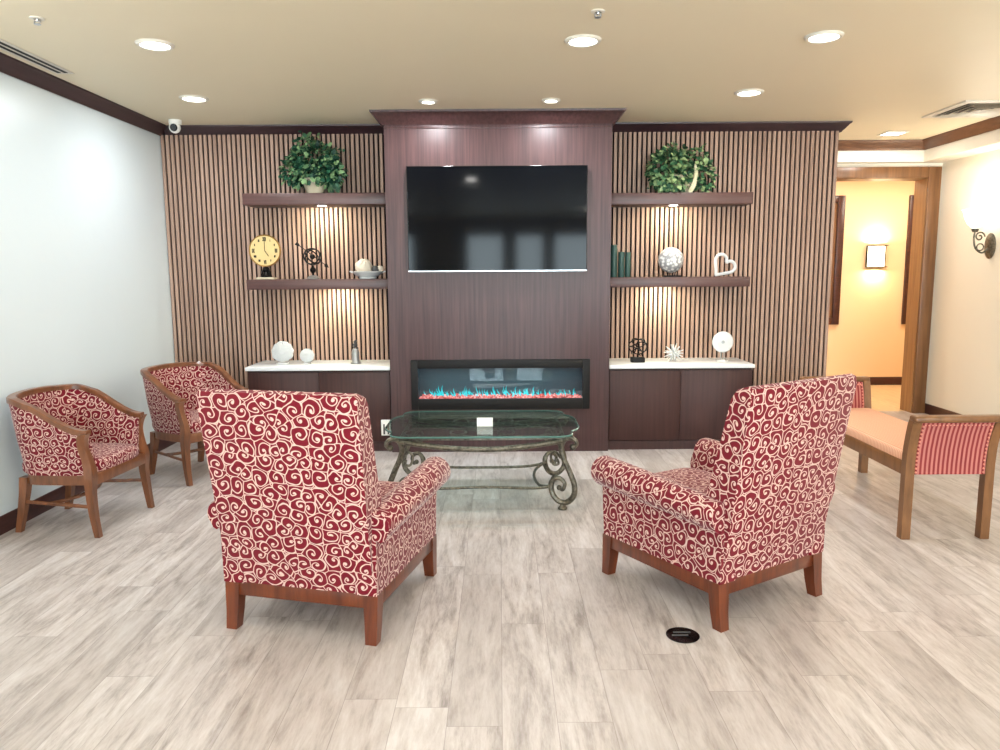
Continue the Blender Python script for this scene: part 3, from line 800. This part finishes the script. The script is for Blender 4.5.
# card on the glass
b = B(); t_ = [(-.05, 0), (.05, 0), (.05, .002), (-.05, .002)]
box(b, (-.05, -.001, 0), (.05, .001, .055), 0, mtx=tf((0, -.016, 0), (math.radians(-16), 0, 0))); box(b, (-.05, -.001, 0), (.05, .001, .055), 0, mtx=tf((0, .016, 0), (math.radians(16), 0, 0)))
o = O('table_card', b, M['white'], loc=(-.098, 4.68, .481)); tag(o, 'small white folded card standing on the glass coffee table', 'card')

# outlet on the left cabinet beside the table
t = thing('power_outlet', 'white double outlet block on the left cabinet front behind the coffee table', 'outlet', (-.93, 6.003, .135))
b = B(); box(b, (-.04, -.012, 0), (.04, 0, .13), .003); O('faceplate', b, M['white'], t)
for x in (-.016, .018):
    b = B(); box(b, (x - .007, -.014, .01), (x + .007, -.0115, .095), .001); O('socket', b, M['dark_stone'], t)

# floor outlet cover
t = thing('floor_outlet', 'round black floor outlet cover on the planks by the right club armchair', 'outlet', (.726, 2.838, 0))
b = B(); lathe(b, [(0, .001), (.066, .001), (.066, .004), (.06, .006), (0, .006)], (0, 0, 0), 32); O('cover', b, M['black'], t)
b = B(); box(b, (-.045, -.014, .006), (.02, -.004, .0085), .001); box(b, (-.035, .01, .006), (.035, .022, .0085), .001); O('latch', b, M['dark_stone'], t)

# ------------------------------------------------------------------ plants
def leaf(bm, p, d, n, s, kind=0):
    d = d.normalized(); n = (n - d * d.dot(n)).normalized(); w = d.cross(n)
    shp = [(0, 0), (.22, .30), (.42, .46), (.55, .30), (.75, .34), (1, 0)] if kind == 0 else [(0, 0), (.2, .26), (.45, .36), (.75, .22), (1, 0)]
    mid = [bm.verts.new(p + d * (u * s) - n * (s * .18 * u * u)) for u, v in shp]
    for sg in (-1, 1):
        side = [bm.verts.new(p + d * (u * s) + w * (sg * v * s) + n * (s * (.10 * v * 2 - .18 * u * u))) for u, v in shp[1:-1]]
        ch = [mid[0]] + side + [mid[-1]]
        for i in range(len(shp) - 1):
            a, b_, c, e = mid[i], mid[i + 1], ch[i + 1], ch[i]
            vs = []
            for q in (a, b_, c, e):
                if q not in vs: vs.append(q)
            if len(vs) >= 3:
                f = bm.faces.new(vs if sg > 0 else vs[::-1])
def plant(label, loc, pot_fn, lobes, nleaf, m, stems, kind=0):
    t = thing('potted_plant', label, 'plant', loc, 0, 'leafy plants on the upper shelves')
    pot_fn(t)
    b = B(); bs = B()
    for (c, rad, cnt) in lobes:
        for i in range(cnt):
            v = Vector((random.gauss(0, 1), random.gauss(0, 1), random.gauss(0, 1))).normalized()
            k = random.uniform(.45, 1.0) ** .5
            p = Vector(c) + Vector((v.x * rad[0], v.y * rad[1], v.z * rad[2])) * k
            if p.z < .012: p.z = .012 + random.random() * .03
            if p.y > .12: p.y = .12
            d = (v + Vector((random.uniform(-.6, .6), random.uniform(-.6, .6), random.uniform(-.9, .3)))).normalized()
            leaf(b, p, d, (v + Vector((0, -.4, .5))), random.uniform(.028, .055), kind if random.random() < .7 else 1 - kind)
    for st in stems:
        P = crom([Vector(q) for q in st], 6); tube(bs, P, .0025, 5)
        for i in range(2, len(P), 2):
            d = Vector((random.uniform(-1, 1), random.uniform(-1, .2), random.uniform(-.4, .8))); leaf(b, P[i], d, Vector((0, -.6, .6)), random.uniform(.024, .042), 1)
    for q in (b, bs):
        for v in q.verts:
            v.co.z = max(v.co.z, .004)
            v.co.y = min(v.co.y, .13)
    O('foliage', b, m, t, 60); O('stems', bs, M['stem'], t)
def pot_bowl(t):
    b = B(); lathe(b, [(0, .001), (.058, .001), (.066, .012), (.088, .07), (.098, .11), (.104, .115), (.104, .125), (.092, .125), (.086, .1), (0, .1)], (0, 0, 0), 28); O('pot', b, M['cream_pot'], t)
plant('round bushy dark green ivy in a cream bowl on the upper left shelf', (-1.515, 6.33, 2.092), pot_bowl,
      [((0, -.01, .26), (.20, .13, .16), 760), ((-.16, -.02, .18), (.10, .10, .11), 230), ((.15, -.02, .17), (.10, .10, .13), 230), ((-.06, 0, .40), (.09, .08, .06), 60), ((0, -.12, .14), (.13, .05, .05), 90)], 0, M['ivy'],
      [((0, 0, .1), (-.06, -.02, .35), (-.08, -.02, .49)), ((0, 0, .1), (.06, -.02, .35), (.05, 0, .47)), ((0, 0, .1), (.16, 0, .34), (.25, 0, .34)), ((-.05, -.06, .1), (-.11, -.11, .06), (-.12, -.11, .02))])
def pot_tilt(t):
    b = B(); lathe(b, [(0, .001), (.06, .001), (.068, .012), (.09, .08), (.1, .13), (.106, .135), (.106, .148), (.094, .148), (.088, .12), (0, .12)], (.02, 0, 0), 28); O('pot', b, M['cream_pot'], t)
    b = B(); tube(b, crom([(.075, -.085, .004), (.105, -.09, .06), (.125, -.075, .13), (.13, -.06, .2), (.12, -.05, .235)], 5), [.02] * 8 + [.018] * 5 + [.016] * 4 + [.013, .011, .008, .004], 8); O('driftwood', b, M['bark'], t)
plant('trailing variegated ivy around a pale curved stem on the upper right shelf', (1.475, 6.33, 2.077), pot_tilt,
      [((-.07, -.01, .19), (.18, .13, .17), 720), ((.20, -.02, .14), (.09, .09, .14), 190), ((-.03, 0, .33), (.12, .08, .06), 90), ((.16, 0, .28), (.07, .07, .09), 90), ((-.05, -.13, .1), (.12, .05, .09), 120)], 0, M['ivy_light'],
      [((0, 0, .1), (-.05, -.02, .3), (-.05, -.02, .42)), ((0, 0, .1), (.1, -.02, .3), (.2, -.02, .38)), ((.1, -.05, .12), (.22, -.1, .16), (.28, -.1, .04)), ((-.1, -.05, .12), (-.22, -.06, .14), (-.25, -.08, .04))])

# ------------------------------------------------------------------ ornaments, lower left shelf (top z = 1.4)
ZS = 1.401
t = thing('clock', 'round gold faced table clock on a dark figure stand, lower left shelf', 'clock', (-1.94, 6.3, ZS))
RX = Matrix.Rotation(PI / 2, 4, 'X')
b = B(); box(b, (-.075, -.04, 0), (.075, .04, .018), .004); O('base', b, M['cream_pot'], t)
b = B(); lathe(b, [(0, .018), (.042, .018), (.044, .026), (.03, .04), (.02, .058), (.028, .07), (.03, .08), (.018, .092), (.01, .106), (0, .106)], (0, 0, 0), 16)
tube(b, crom([(-.04, 0, .02), (-.03, -.01, .06), (-.012, 0, .1)], 4), .009, 6); tube(b, crom([(.04, 0, .02), (.03, -.01, .06), (.012, 0, .1)], 4), .009, 6)
O('figure_stand', b, M['iron'], t)
CZ = .236
b = B(); lathe(b, [(0, -.014), (.127, -.014), (.132, -.008), (.132, .01), (.127, .014), (.122, .012), (.122, .009), (0, .009)], (0, 0, CZ), 48, RX); O('case', b, mat('aged_gold', rgb(150, 112, 58), .4, .6), t)
b = B(); lathe(b, [(0, .009), (.1215, .009), (.1215, .0105), (0, .0105)], (0, 0, CZ), 48, RX); O('face', b, M['gold_face'], t)
def stroke(b, x0, z0, x1, z1, w, y=-.0115):
    d = Vector((x1 - x0, 0, z1 - z0)); q = Vector((-d.z, 0, d.x)).normalized() * w
    vs = [Vector((x0, y, z0)) - q, Vector((x1, y, z1)) - q, Vector((x1, y, z1)) + q, Vector((x0, y, z0)) + q]
    f = [b.verts.new(v) for v in vs]; g = [b.verts.new(v + Vector((0, -.0012, 0))) for v in vs]
    b.faces.new(f); b.faces.new(g[::-1])
    for i in range(4): b.faces.new((f[i], f[(i + 1) % 4], g[(i + 1) % 4], g[i]))
NUM = ['XII', 'I', 'II', 'III', 'IV', 'V', 'VI', 'VII', 'VIII', 'IX', 'X', 'XI']
for h, s in enumerate(NUM):
    b = B(); big = h % 3 == 0; hh = .017 if big else .0095; wd = {'I': .006, 'V': .011, 'X': .012}; k = 1.25 if big else .75
    a = PI / 2 - h * PI / 6; cx, cz = .094 * math.cos(a), CZ + .094 * math.sin(a)
    tot = sum(wd[c] for c in s) * k; x = cx - tot / 2
    for c in s:
        w = wd[c] * k; lw = .0026 if big else .002
        if c == 'I': stroke(b, x + w / 2, cz - hh, x + w / 2, cz + hh, lw)
        elif c == 'V': stroke(b, x + w * .5, cz - hh, x + w * .12, cz + hh, lw); stroke(b, x + w * .5, cz - hh, x + w * .88, cz + hh, lw)
        else: stroke(b, x + w * .1, cz - hh, x + w * .9, cz + hh, lw); stroke(b, x + w * .9, cz - hh, x + w * .1, cz + hh, lw)
        x += w
    O('numeral', b, M['black_matte'], t)
b = B(); stroke(b, 0, CZ, 0, CZ + .075, .0022, -.014); O('minute_hand', b, M['black_matte'], t)
b = B(); stroke(b, 0, CZ, .03, CZ - .045, .0028, -.013); O('hour_hand', b, M['black_matte'], t)

t = thing('armillary_sphere', 'dark metal armillary sphere with arrow on the lower left shelf', 'ornament', (-1.55, 6.3, ZS))
b = B(); lathe(b, [(0, 0), (.05, 0), (.052, .01), (.035, .026), (.02, .032), (0, .032)], (0, 0, 0), 20); O('base', b, M['pewter'], t)
b = B(); lathe(b, [(0, .03), (.01, .03), (.009, .045), (.024, .065), (.026, .08), (.012, .1), (.009, .115), (0, .115)], (0, 0, 0), 14); O('stem', b, M['iron'], t)
C = Vector((0, 0, .185))
def ring(b, r, rot, w=.006):
    tube(b, [C + rot @ Vector((r * math.cos(2 * PI * i / 40), r * math.sin(2 * PI * i / 40), 0)) for i in range(40)], w, 6, True)
for R_, r in ((Matrix.Rotation(math.radians(70), 3, 'X') @ Matrix.Rotation(math.radians(20), 3, 'Y'), .07), (Matrix.Rotation(math.radians(-38), 3, 'Y') @ Matrix.Rotation(math.radians(62), 3, 'X'), .066), (Matrix.Rotation(math.radians(50), 3, 'Y') @ Matrix.Rotation(math.radians(20), 3, 'X'), .073)):
    b = B(); ring(b, r, R_); O('ring', b, M['iron'], t)
b = B(); ball(b, C, .022, n=14); O('globe', b, M['iron'], t)
b = B(); A0, A1 = C + Vector((-.125, 0, .105)), C + Vector((.125, 0, -.085)); tube(b, [A0, A1], .0035, 6)
dd = (A1 - A0).normalized(); tube(b, [A1 - dd * .035, A1 - dd * .02, A1 + dd * .01], [.004, .017, .001], 8, flat=.5)
tube(b, [A0 - dd * .01, A0 + dd * .012, A0 + dd * .03], [.015, .012, .003], 8, flat=.4); O('arrow', b, M['iron'], t)

t = thing('bowl', 'low white footed bowl holding shells on the lower left shelf', 'bowl', (-1.095, 6.3, ZS))
b = B(); lathe(b, [(0, 0), (.07, 0), (.073, .008), (.068, .016), (.1, .03), (.125, .055), (.132, .06), (.126, .063), (.095, .04), (.05, .026), (0, .024)], (0, 0, 0), 32); O('dish', b, M['ceramic'], t)
for s in (-1, 1):
    b = B(); tube(b, crom([(s * .122, 0, .05), (s * .15, 0, .062), (s * .132, 0, .06)], 4), .005, 6); O('handle', b, M['ceramic'], t)
def shell_ball(x, y, z, r, sc, m, label, spin=True):
    b = B(); P = []
    t2 = B(); bmesh.ops.create_uvsphere(t2, u_segments=24, v_segments=14, radius=r)
    for v in t2.verts:
        a = math.atan2(v.co.y, v.co.x); v.co *= 1 + .05 * math.sin(a * 8) + .04 * math.sin(v.co.z / r * 9)
    merge(b, t2, tf((0, 0, 0), (.5, .3, 0), sc))
    tag(O('shell', b, m, loc=(x, y, z)), label, 'shell', 'shells in the footed bowl')
shell_ball(-1.125, 6.3, ZS + .098, .068, (1.05, .9, .95), M['shell'], 'largest pale domed shell rising above the white footed bowl')
shell_ball(-1.03, 6.29, ZS + .078, .032, (1, .9, .95), M['dark_stone'], 'small dark stone right of the large shell in the bowl')
shell_ball(-.99, 6.3, ZS + .084, .025, (1.2, .9, .9), M['shell'], 'small pale shell on the right rim of the bowl')

# ------------------------------------------------------------------ ornaments on left counter 
ZK = .703
def coral(name, label, x, y, r, lean):
    t = thing(name, label, 'ornament', (x, y, ZK), 0, 'white coral disc ornaments')
    b = B(); n = 44; secs = []
    for side, rr in ((0, .0), (1, .35), (2, .7), (3, .93), (4, 1.0), (5, .93), (6, .7), (7, .35), (8, 0)):
        sec = []
        for i in range(n):
            a = 2 * PI * i / n
            q = r * rr * (1 + .035 * math.sin(a * 11) * (rr > .5)) * (1 - .08 * (math.sin(a) < -.75))
            th = (.028 * (1 - rr * .6) + .004 * math.sin(a * 22) * (0 < rr < 1)) * (1 if side < 4 else -1) * (0 if side == 4 else 1)
            sec.append((q * math.cos(a), -th - (.006 * math.sin(rr * 20) if 0 < side < 4 else 0), r + q * math.sin(a)))
        secs.append(sec)
    loft(b, secs, True, False); bmesh.ops.remove_doubles(b, verts=b.verts, dist=1e-5)
    bmesh.ops.rotate(b, matrix=Matrix.Rotation(lean, 3, 'X'), verts=b.verts); bmesh.ops.translate(b, vec=(0, 0, .008), verts=b.verts)
    O('disc', b, M['ceramic'], t, 60)
    b = B(); 
    for k in range(28):
        a = k * 2 * PI / 28; p = Vector((math.cos(a) * r * .22, -.034, r + math.sin(a) * r * .22)); q = Vector((math.cos(a) * r * .9, -.02, r + math.sin(a) * r * .9)); tube(b, [p, q], [.003, .006], 5)
    bmesh.ops.rotate(b, matrix=Matrix.Rotation(lean, 3, 'X'), verts=b.verts); bmesh.ops.translate(b, vec=(0, 0, .008), verts=b.verts)
    O('ribs', b, M['ceramic'], t)
    b = B(); box(b, (-r * .45, -.03, 0), (r * .45, .045, .012), .004); O('foot', b, M['ceramic'], t)
coral('coral_disc', 'larger white ribbed coral disc standing on the left counter', -1.81, 6.2, .092, math.radians(-12))
coral('coral_disc', 'smaller white ribbed coral disc standing on the left counter', -1.605, 6.2, .06, math.radians(-12))
t = thing('figurine', 'slim pewter figurine with beaded top at the right end of left counter', 'ornament', (-1.2, 6.2, ZK))
b = B(); lathe(b, [(0, 0), (.042, 0), (.044, .01), (.034, .02), (.03, .06), (.034, .085), (.026, .115), (.016, .125), (0, .125)], (0, 0, 0), 20); O('body', b, M['pewter'], t)
b = B()
for i in range(9):
    a = i * 2.4; ball(b, (.016 * math.cos(a) * (1 - i / 12), .016 * math.sin(a) * (1 - i / 12), .128 + i * .0075), .011, n=10)
O('beads', b, M['dark_stone'], t)

# ------------------------------------------------------------------ ornaments, lower right shelf
def candle(x, h, r, label):
    t = thing('pillar_candle', label, 'candle', (x, 6.31, ZS), 0, 'green pillar candles')
    b = B(); lathe(b, [(0, 0), (r * .97, 0), (r, .004), (r, h - .006), (r * .94, h), (r * .6, h - .004), (0, h - .006)], (0, 0, 0), 24); O('wax', b, M['green_wax'], t)
    b = B(); cyl(b, (0, 0, h - .007), (.001, 0, h + .008), .0015, .001, 6); O('wick', b, M['black_matte'], t)
candle(.953, .265, .0275, 'tallest dark green pillar candle, beside the column on the lower right shelf')
candle(1.015, .207, .026, 'middle of three dark green candles on the lower right shelf')
candle(1.068, .205, .024, 'short dark green candle farthest from the column')
t = thing('decorative_ball', 'silvery white mosaic ball on a small dark stand, lower right shelf', 'ornament', (1.425, 6.3, ZS))
b = B(); box(b, (-.055, -.03, 0), (.085, .03, .012), .003); O('stand_base', b, M['iron'], t)
for x in (-.03, .03, 0):
    b = B(); cyl(b, (x, -.015 if x else .02, .012), (x * 1.3, -.018 if x else .024, .05), .005, .004, 8); O('stand_leg', b, M['iron'], t)
b = B(); t2 = B(); bmesh.ops.create_icosphere(t2, subdivisions=4, radius=.104)
for v in t2.verts: v.co *= 1 + .03 * math.sin(v.co.x * 130) * math.sin(v.co.y * 120 + 1) * math.sin(v.co.z * 125 + 2)
merge(b, t2, tf((0, 0, .138)))
mm = plaster('mosaic', rgb(214, 214, 212), .3, .2)
vv = N(mm, 'ShaderNodeTexVoronoi'); vv.inputs['Scale'].default_value = 38; L(mm, coords(mm), vv.inputs['Vector'])
L(mm, ramp(mm, vv.outputs['Distance'], [(.25, rgb(240, 240, 236)), (.62, rgb(150, 150, 152))]), bsdf(mm).inputs['Base Color'])
O('ball', b, mm, t, 70)
t = thing('heart_ornament', 'white open heart ornament leaning on the lower right shelf', 'ornament', (1.857, 6.3, ZS), 0)
H_ = [(0, .140), (.02, .165), (.055, .172), (.085, .150), (.09, .115), (.072, .085), (.036, .046), (.006, .012), (0, .006), (-.006, .012), (-.036, .046), (-.072, .085), (-.09, .115), (-.085, .150), (-.055, .172), (-.02, .165)]
rot = Matrix.Rotation(math.radians(38), 3, 'Y')
P = [rot @ Vector((q.x, 0, q.y - .09)) for q in crom([(x, z, 0) for x, z in H_], 4, True)]
zm = min(p.z for p in P); P = [p - Vector((0, 0, zm - .013)) for p in P]
b = B(); tube(b, P, .0135, 8, True); O('heart', b, M['ceramic'], t)

# ------------------------------------------------------------------ ornaments on right counter
t = thing('wire_sculpture', 'dark wire knot sculpture on a black block, right counter by the column', 'ornament', (1.14, 6.17, ZK))
b = B(); box(b, (-.055, -.035, 0), (.055, .035, .042), .003); O('base', b, M['black_matte'], t)
Cw = Vector((0, 0, .128)); b = B()
for ax, an in (('X', 80), ('X', 20), ('Y', 65), ('Y', -50)):
    R_ = Matrix.Rotation(math.radians(an), 3, ax)
    tube(b, [Cw + R_ @ Vector((.075 * math.cos(2 * PI * i / 36), .06 * math.sin(2 * PI * i / 36), .02 * math.sin(4 * PI * i / 36))) for i in range(36)], .0048, 6, True)
cyl(b, (0, 0, .042), (0, 0, .07), .008, .006, 8)
O('wire', b, M['iron'], t)
t = thing('star_ornament', 'white spiky starburst ornament in the middle of the right counter', 'ornament', (1.445, 6.2, ZK))
b = B(); C = Vector((0, 0, .07)); ball(b, C, .022, n=12)
for i in range(26):
    ph = math.acos(1 - 2 * (i + .5) / 26); th = PI * (1 + 5 ** .5) * i
    d = Vector((math.sin(ph) * math.cos(th), math.sin(ph) * math.sin(th), math.cos(ph)))
    k = .085 if d.z > -.3 else min(.085, .068 / -d.z)
    tube(b, [C, C + d * k], [.011, .003], 6)
O('spikes', b, M['ceramic'], t)
t = thing('disc_ornament', 'white round disc with centre hole on a post, right counter', 'ornament', (1.85, 6.2, ZK))
b = B(); lathe(b, [(0, 0), (.045, 0), (.045, .008), (.012, .012), (0, .012)], (0, 0, 0), 20); O('base', b, M['ceramic'], t)
for x in (-.012, .014):
    b = B(); cyl(b, (x, 0, .01), (x, 0, .08), .005, .005, 8); O('post', b, M['pewter'], t)
b = B(); lathe(b, [(.014, -.01), (.08, -.008), (.088, 0), (.08, .008), (.014, .01), (.014, -.01)], (0, 0, .16), 40, RX); O('disc', b, M['ceramic'], t)
b = B(); lathe(b, [(0, -.006), (.0139, -.006), (.0139, .006), (0, .006)], (0, 0, .16), 20, RX); O('hub', b, M['pewter'], t)

# ------------------------------------------------------------------ sconces and hall frames
t = thing('wall_sconce', 'bronze scroll arm wall sconce with bright glass shade on the right wall', 'wall lamp', (XR - .001, 6.70, 1.69))
b = B(); lathe(b, [(0, 0), (.075, 0), (.075, .006), (.055, .018), (.03, .026), (0, .026)], (0, 0, -.04), 28, Matrix.Rotation(-PI / 2, 4, 'Y') @ Matrix.Diagonal((1.5, 1, 1, 1))); O('backplate', b, M['bronze'], t)
b = B(); tube(b, crom([(-.02, 0, -.06), (-.07, 0, -.1), (-.13, 0, -.06), (-.15, 0, .02), (-.145, 0, .09)], 6), .008, 8)
tube(b, [(-.1 + .045 * math.cos(a / 24 * 2 * PI) * (1 - a / 40), 0, .04 + .045 * math.sin(a / 24 * 2 * PI) * (1 - a / 40)) for a in range(34)], .007, 6)
tube(b, [(-.09 + .03 * math.cos(a / 20 * 2 * PI), 0, -.05 + .03 * math.sin(a / 20 * 2 * PI)) for a in range(20)], .006, 6, True); O('scroll_arm', b, M['bronze'], t)
b = B(); lathe(b, [(0, .08), (.02, .08), (.03, .1), (.028, .115), (0, .115)], (-.145, 0, 0), 16); O('cup', b, M['bronze'], t)
b = B(); lathe(b, [(.026, .116), (.06, .15), (.085, .2), (.1, .26), (.112, .275), (.106, .275), (.08, .2), (.05, .152), (.0, .124)], (-.145, 0, 0), 28); O('glass_shade', b, M['shade_glow'], t)
lamp('sconce_lamp', 'POINT', (-.145, 0, .30), 9, (1, .91, .76), parent=t, shadow_soft_size=.05)
for x, y, a in ((XR - .001, 3.6, 0), (XR - .001, .9, 0), (XR - .001, -1.8, 0), (XL + .001, 2.2, PI), (XL + .001, -.2, PI), (XL + .001, -2.6, PI)):  # added unseen copies of the right wall sconce, uplights to brighten the ceiling
    q = dup(t, (x, y, 1.69), a, 'added bronze wall sconce behind the viewer, unseen uplight for the ceiling'); q['group'] = 'added uplight sconces behind the viewer'
    for c in kids(q):
        if c.type == 'LIGHT': c.data = c.data.copy(); c.data.energy = 36; c.data.color = (1, .96, .9)

t = thing('wall_sconce', 'square glowing wall lamp with dark metal frame on the golden hall wall', 'wall lamp', (4.66, YH, 1.61))
b = B(); box(b, (-.11, -.02, -.13), (.11, 0, .13), .003); O('backplate', b, M['iron'], t)
b = B(); secs = []
for i in range(13):
    x = -.11 + .22 * i / 12; y = -.03 - .06 * math.cos((i - 6) / 6 * PI / 2)
    secs.append([(x, y, -.125), (x, y - .004, -.125), (x, y - .004, .125), (x, y, .125)])
loft(b, secs); O('glass_shade', b, M['hall_glow'], t)
b = B()
for z in (-.132, .128): box(b, (-.116, -.1, z), (.116, -.02, z + .008), .002)
for x in (-.116, .108): box(b, (x, -.045, -.13), (x + .008, -.02, .13), .002)
tube(b, crom([(0, -.098, -.13), (.0, -.1, -.09), (.02, -.099, -.07)], 4), .004, 6); tube(b, crom([(.07, -.07, -.13), (.075, -.072, -.1), (.06, -.08, -.08)], 4), .004, 6)
O('metal_frame', b, M['iron'], t)
lamp('hall_sconce_up', 'AREA', (0, -.06, .16), 5, (1, .82, .52), (PI, 0, 0), t, shape='RECTANGLE', size=.18, size_y=.06)
lamp('hall_sconce_down', 'AREA', (0, -.06, -.16), 3, (1, .82, .52), (0, 0, 0), t, shape='RECTANGLE', size=.18, size_y=.06)

def hall_frame(x0, x1, label):
    t = thing('wall_frame', label, 'wall frame', ((x0 + x1) / 2, YH, .77), 0, 'tall framed panels in the hall')
    h = (x1 - x0) / 2; z = 1.58
    b = B(); f = .085
    for lo, hi in (((-h, 0), (-h + f, z)), ((h - f, 0), (h, z)), ((-h + f, 0), (h - f, f)), ((-h + f, z - f), (h - f, z))): box(b, (lo[0], -.04, lo[1]), (hi[0], 0, hi[1]), .005)
    O('frame', b, M['base'], t)
    b = B(); box(b, (-h + f, -.012, f), (h - f, -.001, z - f)); O('panel', b, M['casing'], t)
hall_frame(3.6, 4.245, 'tall dark wood framed panel on the hall wall left of the glowing lamp')
hall_frame(5.04, 5.69, 'tall dark wood framed panel on the hall wall right of the glowing lamp')
for x, y in ((3.7, 8.5), (5.0, 8.5)):
    downlight(x, y, 'recessed downlight in the hall ceiling beyond the doorway', power=24, col=(1, .86, .68))

# ------------------------------------------------------------------ daylight outside
w = bpy.data.worlds.new('world'); SC.world = w; w.use_nodes = True
bg = w.node_tree.nodes['Background']; bg.inputs[0].default_value = (.80, .93, 1.0, 1); bg.inputs[1].default_value = 24.0

# ------------------------------------------------------------------ camera
cd = bpy.data.cameras.new('camera'); cam = bpy.data.objects.new('camera', cd); COL.objects.link(cam); SC.camera = cam
cd.sensor_width = 36; cd.sensor_fit = 'HORIZONTAL'; cd.lens = 36 * 750 / 1000; cd.clip_start = .05
PITCH, ROLL = math.radians(7.82), math.radians(0.37)
cam.matrix_world = Matrix.Translation((0, 0, 1.45)) @ Matrix.Rotation(PI / 2 - PITCH, 4, 'X') @ Matrix.Rotation(-ROLL, 4, 'Z')

SC.view_settings.view_transform = 'Standard'; SC.view_settings.look = 'None'
SC.view_settings.exposure = 0.3; SC.view_settings.gamma = 1.0; SC.view_settings.use_curve_mapping = False
SC.cycles.use_denoising = True
SC.cycles.max_bounces = 10; SC.cycles.diffuse_bounces = 6; SC.cycles.glossy_bounces = 4; SC.cycles.transparent_max_bounces = 12
SC.cycles.sample_clamp_indirect = 6.0; SC.cycles.caustics_reflective = False; SC.cycles.caustics_refractive = False
